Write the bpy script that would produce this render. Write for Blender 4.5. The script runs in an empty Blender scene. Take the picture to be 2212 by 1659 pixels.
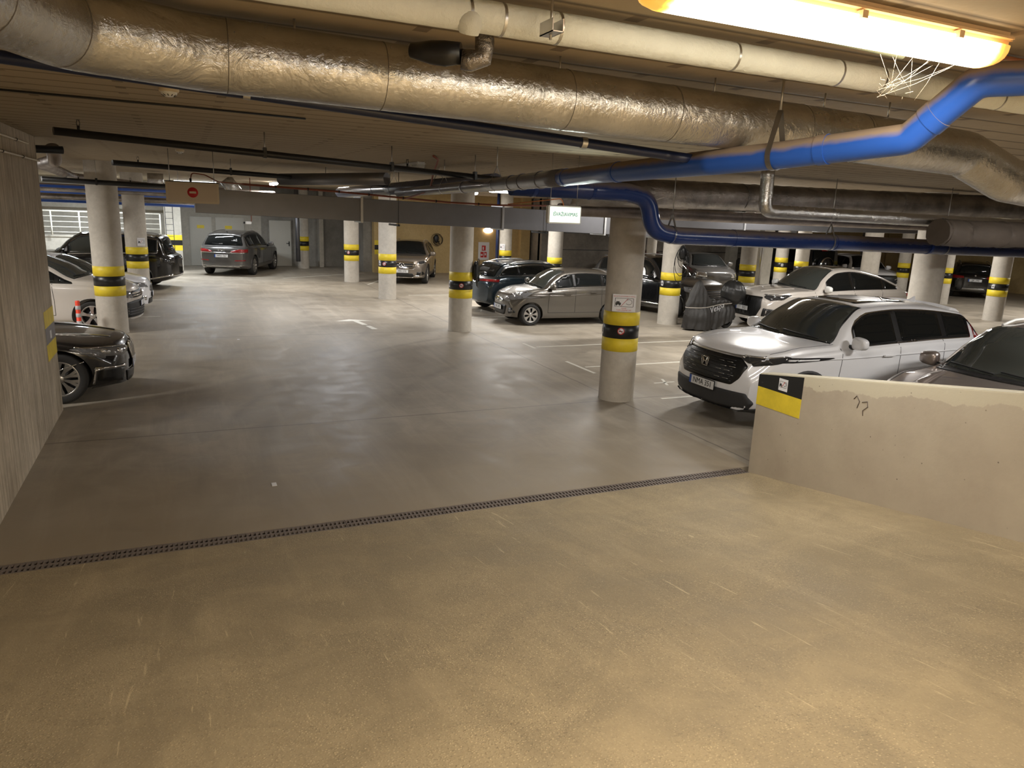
import bpy, bmesh, math, random
from mathutils import Vector, Matrix, geometry
from mathutils.bvhtree import BVHTree
random.seed(7)
PI = math.pi
S = bpy.context.scene
COL = S.collection

# ------------------------------------------------------------------ camera, world, exposure
cam_data = bpy.data.cameras.new('camera')
cam = bpy.data.objects.new('camera', cam_data); COL.objects.link(cam)
FPX = 1570.0
cam_data.sensor_fit = 'HORIZONTAL'; cam_data.sensor_width = 36.0
cam_data.lens = 36.0 * FPX / 2212.0
cam_data.clip_start = 0.05; cam_data.clip_end = 200
EYE = Vector((0, 0, 2.9))
pitch = math.atan(370 / 1570.0); roll = math.radians(2.35); yaw = math.radians(24.5)
f_ = Vector((0, math.cos(pitch), -math.sin(pitch))); u_ = Vector((0, math.sin(pitch), math.cos(pitch))); r_ = Vector((1, 0, 0))
rr = r_ * math.cos(roll) + u_ * math.sin(roll); uu = u_ * math.cos(roll) - r_ * math.sin(roll)
Rz = Matrix.Rotation(-yaw, 3, 'Z')
rr = Rz @ rr; uu = Rz @ uu; bb = -(Rz @ f_)
cam.matrix_world = Matrix(((rr.x, uu.x, bb.x, EYE.x), (rr.y, uu.y, bb.y, EYE.y), (rr.z, uu.z, bb.z, EYE.z), (0, 0, 0, 1)))
S.camera = cam
w = bpy.data.worlds.new('world'); S.world = w; w.use_nodes = True
w.node_tree.nodes['Background'].inputs[0].default_value = (0.10, 0.09, 0.08, 1)
w.node_tree.nodes['Background'].inputs[1].default_value = 0.30
S.view_settings.view_transform = 'Standard'; S.view_settings.look = 'None'
S.view_settings.gamma = 1.0; S.view_settings.exposure = 1.1

NEUT = (1.0, 0.965, 0.915); COOL = (0.86, 0.93, 1.0)

# ------------------------------------------------------------------ tagging and object helpers
def tag(o, label=None, cat=None, group=None, kind=None):
    if label: o['label'] = label
    if cat: o['category'] = cat
    if group: o['group'] = group
    if kind: o['kind'] = kind
    return o
def empty(name, loc=(0, 0, 0), rz=0.0, label=None, cat=None, group=None):
    o = bpy.data.objects.new(name, None); COL.objects.link(o)
    o.location = loc; o.rotation_euler = (0, 0, rz); o.empty_display_size = 0.1
    return tag(o, label, cat, group)
def obj(name, me, mats, parent=None, smooth=None):
    if isinstance(me, bmesh.types.BMesh):
        b = me; me = bpy.data.meshes.new(name); b.normal_update(); b.to_mesh(me); b.free()
    if not isinstance(mats, (list, tuple)): mats = [mats]
    me.materials.clear()
    for m in mats: me.materials.append(m)
    if smooth is not None:
        me.shade_smooth()
        if smooth < 179: me.set_sharp_from_angle(angle=math.radians(smooth))
    o = bpy.data.objects.new(name, me); COL.objects.link(o)
    if parent: o.parent = parent
    return o
def copy_tree(o, parent=None):
    c = o.copy(); COL.objects.link(c)
    if parent: c.parent = parent
    for ch in list(o.children): copy_tree(ch, c)
    return c

# ------------------------------------------------------------------ materials
def newmat(name):
    m = bpy.data.materials.new(name); m.use_nodes = True
    nt = m.node_tree; return m, nt, nt.nodes['Principled BSDF']
def sock(nt, v):
    return v
def ramp(nt, fac, stops):
    n = nt.nodes.new('ShaderNodeValToRGB'); e = n.color_ramp.elements
    while len(e) < len(stops): e.new(0.5)
    for i, (p, c) in enumerate(stops):
        e[i].position = p; e[i].color = (c[0], c[1], c[2], 1) if isinstance(c, (tuple, list)) else (c, c, c, 1)
    nt.links.new(fac, n.inputs[0]); return n.outputs[0]
def noise(nt, vec, scale, detail=4, rough=0.6, dist=0.0):
    n = nt.nodes.new('ShaderNodeTexNoise'); n.inputs['Scale'].default_value = scale
    n.inputs['Detail'].default_value = detail; n.inputs['Roughness'].default_value = rough
    n.inputs['Distortion'].default_value = dist
    nt.links.new(vec, n.inputs['Vector']); return n.outputs[0]
def mathn(nt, op, a, b=None, c=None, clamp=False):
    n = nt.nodes.new('ShaderNodeMath'); n.operation = op; n.use_clamp = clamp
    for i, v in enumerate((a, b, c)):
        if v is None: continue
        if isinstance(v, (int, float)): n.inputs[i].default_value = v
        else: nt.links.new(v, n.inputs[i])
    return n.outputs[0]
def mix(nt, fac, a, b, mode='MIX'):
    n = nt.nodes.new('ShaderNodeMix'); n.data_type = 'RGBA'; n.blend_type = mode
    for i, v in ((0, fac), (6, a), (7, b)):
        if isinstance(v, (int, float)): n.inputs[i].default_value = v if i == 0 else (v, v, v, 1)
        elif isinstance(v, (tuple, list)): n.inputs[i].default_value = (v[0], v[1], v[2], 1)
        else: nt.links.new(v, n.inputs[i])
    return n.outputs[2]
def coords(nt, world=False, scale=(1, 1, 1)):
    if world: s = nt.nodes.new('ShaderNodeNewGeometry').outputs['Position']
    else: s = nt.nodes.new('ShaderNodeTexCoord').outputs['Object']
    if tuple(scale) != (1, 1, 1):
        m = nt.nodes.new('ShaderNodeMapping'); m.inputs['Scale'].default_value = scale
        nt.links.new(s, m.inputs[0]); s = m.outputs[0]
    return s
def bump(nt, p, h, strength=0.3, dist=0.01):
    n = nt.nodes.new('ShaderNodeBump'); n.inputs['Strength'].default_value = strength
    n.inputs['Distance'].default_value = dist; nt.links.new(h, n.inputs['Height'])
    nt.links.new(n.outputs[0], p.inputs['Normal'])
def sepxyz(nt, v):
    n = nt.nodes.new('ShaderNodeSeparateXYZ'); nt.links.new(v, n.inputs[0]); return n.outputs
def simple(name, c, rough=0.5, metal=0.0, spec=0.5, coat=0.0, emit=None, es=0.0, alpha=None, trans=0.0, var=0.0, vs=6.0, bmp=0.0, bs=30.0):
    m, nt, p = newmat(name)
    p.inputs['Base Color'].default_value = (c[0], c[1], c[2], 1)
    p.inputs['Roughness'].default_value = rough; p.inputs['Metallic'].default_value = metal
    p.inputs['Specular IOR Level'].default_value = spec; p.inputs['Coat Weight'].default_value = coat
    p.inputs['Coat Roughness'].default_value = 0.04; p.inputs['Transmission Weight'].default_value = trans
    v = coords(nt)
    if var:
        n_ = noise(nt, v, vs, 5)
        col = mix(nt, n_, [x * (1 - var) for x in c], [min(1, x * (1 + var)) for x in c])
        nt.links.new(col, p.inputs['Base Color'])
    if bmp: bump(nt, p, noise(nt, v, bs, 4), bmp, 0.01)
    if emit:
        p.inputs['Emission Color'].default_value = (emit[0], emit[1], emit[2], 1); p.inputs['Emission Strength'].default_value = es
    return m
def concrete(name, a, b, streak=False, pits=True, rough=0.75, seam=None, scale=1.0):
    m, nt, p = newmat(name)
    v = coords(nt, world=True)
    big = noise(nt, v, 0.9 * scale, 5, 0.65); fine = noise(nt, v, 9 * scale, 6, 0.7)
    col = mix(nt, ramp(nt, big, [(0.32, 0.0), (0.68, 1.0)]), a, b)
    col = mix(nt, ramp(nt, fine, [(0.3, 0.35), (0.7, 0.0)]), col, [x * 0.6 for x in a])
    if streak:
        sv = coords(nt, world=True, scale=(5, 5, 0.35)); s_ = noise(nt, sv, 2.2, 6, 0.7)
        col = mix(nt, ramp(nt, s_, [(0.42, 0.0), (0.70, 0.75)]), col, [x * 0.50 for x in a])
        s2 = noise(nt, coords(nt, world=True, scale=(9, 9, 0.25)), 2.0, 6, 0.7)
        col = mix(nt, ramp(nt, s2, [(0.5, 0.0), (0.75, 0.35)]), col, [min(1, x * 1.5) for x in b])
    h = fine
    if pits:
        vo = nt.nodes.new('ShaderNodeTexVoronoi'); vo.inputs['Scale'].default_value = 9
        nt.links.new(v, vo.inputs['Vector'])
        pm = ramp(nt, vo.outputs['Distance'], [(0.03, 1.0), (0.075, 0.0)])
        pk = ramp(nt, noise(nt, v, 3.1, 2), [(0.5, 0.0), (0.58, 1.0)])
        pm = mathn(nt, 'MULTIPLY', pm, pk)
        col = mix(nt, mathn(nt, 'MULTIPLY', pm, 0.75), col, [x * 0.25 for x in a])
    nt.links.new(col, p.inputs['Base Color']); p.inputs['Roughness'].default_value = rough
    p.inputs['Specular IOR Level'].default_value = 0.3
    bump(nt, p, h, 0.25, 0.01)
    return m
def glassm(name, c, rough=0.02):
    m, nt, p = newmat(name); p.inputs['Base Color'].default_value = (*c, 1); p.inputs['Roughness'].default_value = rough
    p.inputs['IOR'].default_value = 1.6; p.inputs['Specular IOR Level'].default_value = 0.6
    return m
M = {}
M['col_conc'] = concrete('column_concrete', (0.48, 0.44, 0.38), (0.64, 0.60, 0.53), streak=False)
M['wall_conc'] = concrete('left_wall_concrete', (0.40, 0.335, 0.25), (0.68, 0.60, 0.48), streak=True)
M['far_conc'] = concrete('far_wall_concrete', (0.22, 0.205, 0.18), (0.34, 0.32, 0.28), pits=False)
M['pale_wall'] = concrete('pale_wall', (0.42, 0.39, 0.33), (0.55, 0.52, 0.45), pits=False)
M['cream_wall'] = concrete('cream_wall', (0.50, 0.36, 0.16), (0.60, 0.45, 0.22), pits=False)
M['dark_conc'] = concrete('dark_wall_concrete', (0.13, 0.115, 0.095), (0.26, 0.23, 0.19), pits=False)
M['yellow'] = simple('band_yellow', (0.78, 0.60, 0.03), 0.5, var=0.14, vs=9)
M['black_band'] = simple('band_black', (0.014, 0.014, 0.014), 0.35)
M['grey_band'] = simple('band_grey', (0.20, 0.19, 0.20), 0.5, var=.1)
M['white_paint'] = simple('line_paint', (0.70, 0.68, 0.60), 0.6, var=0.25, vs=12)
M['steel'] = simple('galvanised_steel', (0.55, 0.55, 0.55), 0.35, 1.0, var=.15)
M['galv'] = simple('duct_sheet', (0.22, 0.22, 0.235), 0.40, 0.75, var=0.12, vs=3, bmp=0.05, bs=4)
M['black_pipe'] = simple('black_pipe', (0.012, 0.012, 0.014), 0.4)
M['copper_wire'] = simple('red_brown_cable', (0.25, 0.07, 0.04), 0.55)
M['orange_wire'] = simple('orange_conduit', (0.62, 0.22, 0.08), 0.5)
M['black'] = simple('black_rubber', (0.012, 0.012, 0.012), 0.7)
M['white_plastic'] = simple('white_plastic', (0.72, 0.72, 0.70), 0.4)
M['cream_plastic'] = simple('cream_plastic', (0.62, 0.52, 0.36), 0.4)
M['red'] = simple('red_paint', (0.55, 0.02, 0.02), 0.4)
M['orange_red'] = simple('orange_red_plastic', (0.85, 0.07, 0.03), 0.4)
M['reflect'] = simple('reflective_grey', (0.55, 0.55, 0.57), 0.3)
M['white'] = simple('white_sheet', (0.78, 0.78, 0.80), 0.4)
M['ink'] = simple('black_ink', (0.02, 0.02, 0.02), 0.5)
M['red_ink'] = simple('red_ink', (0.55, 0.03, 0.03), 0.5)
M['door_paint'] = simple('door_paint', (0.52, 0.50, 0.44), 0.45, var=.05)
M['void'] = simple('void_black', (0.004, 0.004, 0.004), 0.9)
M['rust'] = simple('grate_iron', (0.20, 0.165, 0.145), 0.6, 0.3, var=.3, vs=20)

def floor_mat(name, a, b, ramp_surface=False):
    m, nt, p = newmat(name)
    v = coords(nt, world=True); X, Y, Z = sepxyz(nt, v)
    big = noise(nt, v, 0.35, 6, 0.62, 0.4); mid = noise(nt, v, 1.7, 6, 0.65, 0.8); fine = noise(nt, v, 24, 5, 0.75)
    col = mix(nt, ramp(nt, big, [(0.33, 0.0), (0.66, 1.0)]), a, b)
    col = mix(nt, ramp(nt, mid, [(0.40, 0.45), (0.62, 0.0)]), col, [x * 0.66 for x in a])
    tz = noise(nt, coords(nt, world=True, scale=(1.6, 0.16, 1)), 2.0, 6, 0.7, 0.5)
    col = mix(nt, ramp(nt, tz, [(0.50, 0.0), (0.72, 0.32)]), col, [min(1, x * 1.25) for x in b])
    wob = mathn(nt, 'MULTIPLY', mathn(nt, 'SUBTRACT', noise(nt, v, 2.5, 3), 0.5), 0.05)
    def line(coord, at, wd):
        d = mathn(nt, 'ABSOLUTE', mathn(nt, 'ADD', mathn(nt, 'SUBTRACT', coord, at), wob))
        return mathn(nt, 'SUBTRACT', 1.0, mathn(nt, 'DIVIDE', d, wd), clamp=True)
    if not ramp_surface:
        # saw-cut joints that run through the column grid
        j = None
        for c_, at_ in ((X, 6.33), (X, 13.4), (Y, 9.75), (Y, 16.85), (Y, 23.4)):
            l = line(c_, at_, 0.022); j = l if j is None else mathn(nt, 'MAXIMUM', j, l)
        col = mix(nt, mathn(nt, 'MULTIPLY', j, 0.7), col, (0.06, 0.055, 0.05))
        # rubber sweep marks
        for cx, cy, R_, wd in ((8.5, 8.0, 6.2, 0.20), (8.5, 8.0, 7.8, 0.22), (-6.5, 21.0, 9.5, 0.22), (-6.5, 21.0, 11.1, 0.2), (9.6, 7.2, 9.6, .12)):
            dx = mathn(nt, 'SUBTRACT', X, cx); dy = mathn(nt, 'SUBTRACT', Y, cy)
            r2 = mathn(nt, 'SQRT', mathn(nt, 'ADD', mathn(nt, 'MULTIPLY', dx, dx), mathn(nt, 'MULTIPLY', dy, dy)))
            ring = mathn(nt, 'SUBTRACT', 1.0, mathn(nt, 'DIVIDE', mathn(nt, 'ABSOLUTE', mathn(nt, 'SUBTRACT', r2, R_)), wd), clamp=True)
            ring = mathn(nt, 'MULTIPLY', ring, ramp(nt, noise(nt, v, 0.6, 3), [(0.38, 0.0), (0.62, 0.30)]))
            col = mix(nt, ring, col, (0.10, 0.09, 0.08))
        dy_ = mathn(nt, 'ADD', Y, mathn(nt, 'MULTIPLY', mathn(nt, 'SUBTRACT', noise(nt, v, 1.1, 5), 0.5), 1.6))
        near = mathn(nt, 'MULTIPLY', ramp(nt, mathn(nt, 'DIVIDE', dy_, 10.0), [(0.64, 0.75), (0.90, 0.0)]), mathn(nt, 'LESS_THAN', X, 6.2))
        col = mix(nt, near, col, (0.27, 0.215, 0.145))
        r_in = ramp(nt, mid, [(0.3, 0.40), (0.7, 0.60)])
        bump(nt, p, fine, 0.10, 0.004)
    else:
        vo = nt.nodes.new('ShaderNodeTexVoronoi'); vo.inputs['Scale'].default_value = 70
        nt.links.new(v, vo.inputs['Vector'])
        patch = ramp(nt, noise(nt, v, 0.9, 5, .7), [(0.36, 0.25), (0.62, 1.0)])
        g = ramp(nt, vo.outputs['Distance'], [(0.0, 1.0), (0.45, 0.0)])
        gs = mathn(nt, 'MULTIPLY', g, patch)
        lum = ramp(nt, vo.outputs['Color'], [(0.25, 0.0), (0.9, 1.0)])
        col = mix(nt, mathn(nt, 'MULTIPLY', gs, mathn(nt, 'MULTIPLY', lum, .85)), col, [min(1, x * 2.0) for x in b])
        dk = ramp(nt, noise(nt, v, 60, 3, .8), [(0.30, 1.0), (0.46, 0.0)])
        col = mix(nt, mathn(nt, 'MULTIPLY', mathn(nt, 'MULTIPLY', dk, patch), 0.75), col, [x * 0.35 for x in a])
        sc = noise(nt, coords(nt, world=True, scale=(14, 1.0, 1)), 1.6, 4, .6, .6)
        col = mix(nt, ramp(nt, sc, [(0.66, 0.0), (0.70, 0.45)]), col, [min(1, x * 1.7) for x in b])
        hh = mathn(nt, 'MULTIPLY', mathn(nt, 'ADD', gs, fine), 1.0)
        bump(nt, p, hh, 0.45, 0.006)
        r_in = ramp(nt, mid, [(0.3, 0.62), (0.7, 0.8)])
    nt.links.new(col, p.inputs['Base Color']); nt.links.new(r_in, p.inputs['Roughness'])
    p.inputs['Specular IOR Level'].default_value = 0.45
    return m
M['floor'] = floor_mat('garage_floor', (0.32, 0.275, 0.215), (0.45, 0.40, 0.325))
M['ramp'] = floor_mat('ramp_concrete', (0.30, 0.235, 0.14), (0.41, 0.325, 0.195), True)

def ceiling_mat():
    m, nt, p = newmat('board_formed_ceiling')
    v = coords(nt, world=True); X, Y, Z = sepxyz(nt, v)
    big = noise(nt, v, 0.7, 4); col = mix(nt, big, (0.29, 0.23, 0.155), (0.43, 0.35, 0.24))
    fr = mathn(nt, 'FRACT', mathn(nt, 'DIVIDE', Y, 0.30))
    d = mathn(nt, 'MINIMUM', fr, mathn(nt, 'SUBTRACT', 1.0, fr))
    line = mathn(nt, 'SUBTRACT', 1.0, mathn(nt, 'DIVIDE', d, 0.085), clamp=True)
    row = mathn(nt, 'FLOOR', mathn(nt, 'DIVIDE', Y, 0.30))
    fx = mathn(nt, 'FRACT', mathn(nt, 'ADD', mathn(nt, 'DIVIDE', X, 0.62), mathn(nt, 'MULTIPLY', row, 0.0)))
    dx = mathn(nt, 'ABSOLUTE', mathn(nt, 'SUBTRACT', fx, 0.5))
    mk = mathn(nt, 'MULTIPLY', mathn(nt, 'LESS_THAN', dx, 0.05), mathn(nt, 'LESS_THAN', fr, 0.30))
    mk = mathn(nt, 'MULTIPLY', mk, ramp(nt, noise(nt, v, 0.8, 2), [(0.42, 0.1), (0.6, 1.0)]))
    col = mix(nt, mathn(nt, 'MULTIPLY', line, 0.85), col, (0.05, 0.035, 0.022))
    col = mix(nt, mathn(nt, 'MULTIPLY', mk, 0.65), col, (0.09, 0.06, 0.04))
    nt.links.new(col, p.inputs['Base Color']); p.inputs['Roughness'].default_value = 0.85
    bump(nt, p, mathn(nt, 'SUBTRACT', noise(nt, v, 14, 5), line), 0.4, 0.01)
    return m
M['ceiling'] = ceiling_mat()

def foil(name, c=(0.66, 0.65, 0.63), rough=0.24, bstr=0.55, sc=7.0, rings=True, dull=0.0):
    m, nt, p = newmat(name)
    v = coords(nt, world=True)
    n1 = noise(nt, v, sc, 6, 0.62, 1.6); n2 = noise(nt, v, sc * 5, 4, 0.7, 1.0)
    big = noise(nt, v, 1.1, 3)
    wr = nt.nodes.new('ShaderNodeTexWave'); wr.inputs['Scale'].default_value = 18; wr.inputs['Distortion'].default_value = 3.0
    wr.inputs['Detail'].default_value = 3; nt.links.new(v, wr.inputs['Vector'])
    h = mathn(nt, 'ADD', mathn(nt, 'MULTIPLY', n1, ramp(nt, big, [(0.40, 0.12), (0.62, 1.0)])), mathn(nt, 'MULTIPLY', n2, 0.26))
    h = mathn(nt, 'ADD', h, mathn(nt, 'MULTIPLY', wr.outputs[0], 0.012))
    col = mix(nt, ramp(nt, noise(nt, v, 3.0, 5), [(0.35, 0.0), (0.7, 1.0)]), [x * (0.72 - dull) for x in c], c)
    nt.links.new(col, p.inputs['Base Color']); p.inputs['Metallic'].default_value = 0.92
    rg = ramp(nt, noise(nt, v, 5.0, 4), [(0.3, rough * 0.8), (0.7, rough * 1.5)])
    nt.links.new(rg, p.inputs['Roughness'])
    bump(nt, p, h, bstr, 0.03)
    return m
M['foil'] = foil('foil_wrap', rough=0.20, bstr=0.45)
M['foil_crumple'] = foil('crumpled_foil', (0.50, 0.46, 0.43), 0.17, 0.8, 8, dull=.25)
M['foil_dull'] = foil('dull_foil', (0.36, 0.31, 0.28), 0.38, 0.6, 6, dull=0.1)
M['brown_wrap'] = simple('dusty_brown_wrap', (0.12, 0.098, 0.08), 0.7, 0.0, var=.3, vs=3, bmp=0.5, bs=6)

def dusty(name, c, dust, rough=0.25, lo=0.25, hi=0.75):
    m, nt, p = newmat(name)
    g = nt.nodes.new('ShaderNodeNewGeometry'); nz = sepxyz(nt, g.outputs['Normal'])[2]
    f = mathn(nt, 'ADD', nz, mathn(nt, 'MULTIPLY', mathn(nt, 'SUBTRACT', noise(nt, g.outputs['Position'], 9, 5), 0.5), 0.5))
    f = ramp(nt, f, [(lo, 0.0), (hi, 1.0)])
    col = mix(nt, f, c, dust); nt.links.new(col, p.inputs['Base Color'])
    nt.links.new(ramp(nt, f, [(0.0, rough), (1.0, 0.8)]), p.inputs['Roughness'])
    return m
M['blue_pipe'] = dusty('blue_sewer_pipe', (0.018, 0.085, 0.42), (0.26, 0.20, 0.15), 0.28, 0.12, 0.55)
M['blue_navy'] = dusty('navy_sewer_pipe', (0.012, 0.035, 0.16), (0.16, 0.13, 0.12), 0.25, 0.2, 0.7)
M['blue_dark'] = simple('blue_pipe_plain', (0.006, 0.014, 0.055), 0.35)
M['grey_pipe'] = simple('grey_sewer_pipe', (0.13, 0.14, 0.19), 0.22, var=.1)
M['white_pipe'] = simple('plastered_pipe', (0.76, 0.79, 0.76), 0.8, var=0.14, vs=7, bmp=0.6, bs=45)
def corr(name, c):
    m, nt, p = newmat(name); p.inputs['Base Color'].default_value = (*c, 1); p.inputs['Roughness'].default_value = 0.5
    return m
M['flex'] = corr('flex_conduit', (0.42, 0.45, 0.33))

# car finishes
def paint(name, c, metal=0.0, rough=0.3, dust=0.0, flake=0.0):
    m, nt, p = newmat(name)
    p.inputs['Metallic'].default_value = metal; p.inputs['Roughness'].default_value = rough
    p.inputs['Coat Weight'].default_value = 1.0; p.inputs['Coat Roughness'].default_value = 0.03
    p.inputs['Base Color'].default_value = (*c, 1)
    if dust:
        g = nt.nodes.new('ShaderNodeNewGeometry'); nz = sepxyz(nt, g.outputs['Normal'])[2]
        f = ramp(nt, nz, [(0.45, 0.0), (0.95, dust)])
        nt.links.new(mix(nt, f, c, (0.34, 0.29, 0.25)), p.inputs['Base Color'])
        nt.links.new(ramp(nt, f, [(0.0, rough), (0.6, 0.5)]), p.inputs['Roughness'])
        nt.links.new(mathn(nt, 'SUBTRACT', 1.0, f), p.inputs['Coat Weight'])
    return m
M['paint_white'] = paint('white_paintwork', (0.80, 0.80, 0.82))
M['paint_pearl'] = paint('pearl_paintwork', (0.54, 0.50, 0.455))
M['paint_beige'] = paint('beige_grey_paintwork', (0.135, 0.122, 0.105), 0.6, 0.32)
M['paint_champ'] = paint('bronze_grey_paintwork', (0.24, 0.205, 0.17), 0.6, 0.30)
M['paint_grey'] = paint('graphite_paintwork', (0.125, 0.12, 0.115), 0.6, 0.3)
M['paint_blue'] = paint('dark_petrol_paintwork', (0.022, 0.038, 0.052), 0.5, 0.25)
M['paint_black'] = paint('black_paintwork', (0.006, 0.006, 0.007), 0.0, 0.2)
M['paint_blackdust'] = paint('dusty_black_paintwork', (0.008, 0.008, 0.009), 0.0, 0.22, dust=0.14)
M['paint_red'] = paint('dark_red_paintwork', (0.04, 0.006, 0.007), 0.3, 0.3)
M['paint_silver'] = paint('mauve_silver_paintwork', (0.36, 0.31, 0.29), 0.75, 0.33, dust=.15)
M['glass'] = glassm('tinted_glass', (0.008, 0.009, 0.009)); M['glass'].node_tree.nodes['Principled BSDF'].inputs['IOR'].default_value = 1.33; M['glass_lt'] = glassm('windscreen_glass', (0.045, 0.05, 0.046))
M['lens'] = glassm('lamp_lens', (0.16, 0.16, 0.165), 0.05); M['lens_dark'] = glassm('dark_lamp_lens', (0.03, 0.03, 0.032), 0.06)
M['lens_bright'] = simple('lamp_reflector', (0.75, 0.75, 0.76), 0.12, 0.9)
M['tail'] = glassm('tail_lamp_lens', (0.22, 0.008, 0.010), 0.08)
M['trim'] = simple('black_trim', (0.012, 0.012, 0.013), 0.35); M['chrome'] = simple('chrome', (0.75, 0.75, 0.76), 0.10, 1.0)
M['clad'] = simple('grey_cladding', (0.03, 0.03, 0.032), 0.6); M['tyre'] = simple('tyre_rubber', (0.022, 0.021, 0.020), 0.8)
M['rim'] = simple('alloy_rim', (0.50, 0.49, 0.47), 0.28, 0.9); M['rim_dark'] = simple('dark_alloy', (0.03, 0.03, 0.033), 0.3, 0.6)
M['gap'] = simple('panel_gap', (0.02, 0.02, 0.02), 0.8); M['gap_white'] = simple('panel_gap_pale', (0.16, 0.16, 0.17), 0.8)
M['plate'] = simple('number_plate_white', (0.72, 0.73, 0.74), 0.35); M['plate_blue'] = simple('number_plate_blue', (0.02, 0.08, 0.35), 0.35)
M['grille'] = simple('grille_black', (0.006, 0.006, 0.006), 0.4); M['alu'] = simple('satin_aluminium', (0.5, 0.49, 0.47), 0.3, 0.9)

# ------------------------------------------------------------------ mesh helpers
def add_box(bm, lo, hi, mi=0):
    x0, y0, z0 = lo; x1, y1, z1 = hi
    v = [bm.verts.new(p) for p in ((x0, y0, z0), (x1, y0, z0), (x1, y1, z0), (x0, y1, z0), (x0, y0, z1), (x1, y0, z1), (x1, y1, z1), (x0, y1, z1))]
    for f in ((0, 3, 2, 1), (4, 5, 6, 7), (0, 1, 5, 4), (1, 2, 6, 5), (2, 3, 7, 6), (3, 0, 4, 7)):
        fc = bm.faces.new([v[i] for i in f]); fc.material_index = mi
def box(lo, hi, bevel=0.0, seg=2):
    bm = bmesh.new(); add_box(bm, lo, hi)
    if bevel: bmesh.ops.bevel(bm, geom=bm.edges[:], offset=bevel, segments=seg, affect='EDGES', clamp_overlap=True)
    return bm
def frames(pts):
    pts = [Vector(p) for p in pts]; T = []
    for i in range(len(pts)):
        a = pts[max(0, i - 1)]; b = pts[min(len(pts) - 1, i + 1)]; t = (b - a)
        T.append(t.normalized() if t.length > 1e-9 else Vector((1, 0, 0)))
    n = Vector((0, 0, 1)) if abs(T[0].z) < 0.9 else Vector((1, 0, 0)); N = []
    for t in T:
        n = (n - t * n.dot(t)); n = n.normalized() if n.length > 1e-6 else t.orthogonal().normalized(); N.append(n)
    return pts, T, N
def add_tube(bm, pts, r, seg=16, caps=True, mi=0, wob=0.0, rng=None, sy=1.0):
    pts, T, N = frames(pts); rings = []
    rs = r if isinstance(r, (list, tuple)) else [r] * len(pts)
    for p, t, n, R_ in zip(pts, T, N, rs):
        b = t.cross(n); ring = []
        for k in range(seg):
            a = 2 * PI * k / seg; q = R_ * (1 + (wob * (rng.random() - 0.5) if wob else 0))
            ring.append(bm.verts.new(p + n * (math.cos(a) * q * sy) + b * (math.sin(a) * q)))
        rings.append(ring)
    for A, B in zip(rings, rings[1:]):
        for k in range(seg):
            f = bm.faces.new((A[k], A[(k + 1) % seg], B[(k + 1) % seg], B[k])); f.smooth = True; f.material_index = mi
    if caps:
        for R_, fl in ((rings[0], True), (rings[-1], False)):
            f = bm.faces.new(R_[::-1] if fl else R_); f.material_index = mi
    return bm
def tube(pts, r, seg=16, **k):
    return add_tube(bmesh.new(), pts, r, seg, **k)
def bend(pts, rad, n=8):
    """round the corners of a polyline"""
    P = [Vector(p) for p in pts]; out = [P[0]]
    for i in range(1, len(P) - 1):
        a = (P[i - 1] - P[i]); b = (P[i + 1] - P[i]); la, lb = a.length, b.length
        a.normalize(); b.normalize(); ang = a.angle(b)
        if abs(ang - PI) < 0.02: out.append(P[i]); continue
        d = min(rad / math.tan(ang / 2) if ang > .05 else la * .45, la * .48, lb * .48)
        p0 = P[i] + a * d; p1 = P[i] + b * d
        for k in range(n + 1):
            t = k / n; out.append(p0 * (1 - t) ** 2 + P[i] * 2 * t * (1 - t) + p1 * t * t)
    out.append(P[-1]); return out
def densify(pts, step):
    P = [Vector(p) for p in pts]; out = [P[0]]
    for a, b in zip(P, P[1:]):
        n = max(1, int((b - a).length / step))
        for k in range(1, n + 1): out.append(a.lerp(b, k / n))
    return out
def add_lathe(bm, prof, seg=32, origin=(0, 0, 0), axis='Z', mi=0):
    """prof: (radius, height) pairs turned about the axis"""
    rings = []
    for r, h in prof:
        ring = []
        for k in range(seg):
            a = 2 * PI * k / seg; c, s = math.cos(a) * r, math.sin(a) * r
            q = (c, s, h) if axis == 'Z' else ((c, h, s) if axis == 'Y' else (h, c, s))
            ring.append(bm.verts.new((q[0] + origin[0], q[1] + origin[1], q[2] + origin[2])))
        rings.append(ring)
    for A, B in zip(rings, rings[1:]):
        for k in range(seg):
            f = bm.faces.new((A[k], A[(k + 1) % seg], B[(k + 1) % seg], B[k])); f.smooth = True; f.material_index = mi
    return bm
def text_mesh(s, size, depth=0.0, align='CENTER', shear=0.0, xs=1.0):
    cu = bpy.data.curves.new('lettering', 'FONT'); cu.body = s; cu.size = size; cu.extrude = depth
    cu.align_x = align; cu.align_y = 'CENTER'; cu.shear = shear; cu.resolution_u = 3
    o = bpy.data.objects.new('lettering', cu); COL.objects.link(o)
    dg = bpy.context.evaluated_depsgraph_get(); dg.update()
    me = bpy.data.meshes.new_from_object(o.evaluated_get(dg)); bpy.data.objects.remove(o)
    if xs != 1.0: me.transform(Matrix.Diagonal((xs, 1, 1, 1)))
    return me
def place_mesh(me, mat4): me.transform(mat4); return me
def frame_mat(o, x, y):
    x = Vector(x).normalized(); y = Vector(y).normalized(); z = x.cross(y)
    return Matrix(((x.x, y.x, z.x, o[0]), (x.y, y.y, z.y, o[1]), (x.z, y.z, z.z, o[2]), (0, 0, 0, 1)))
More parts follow.
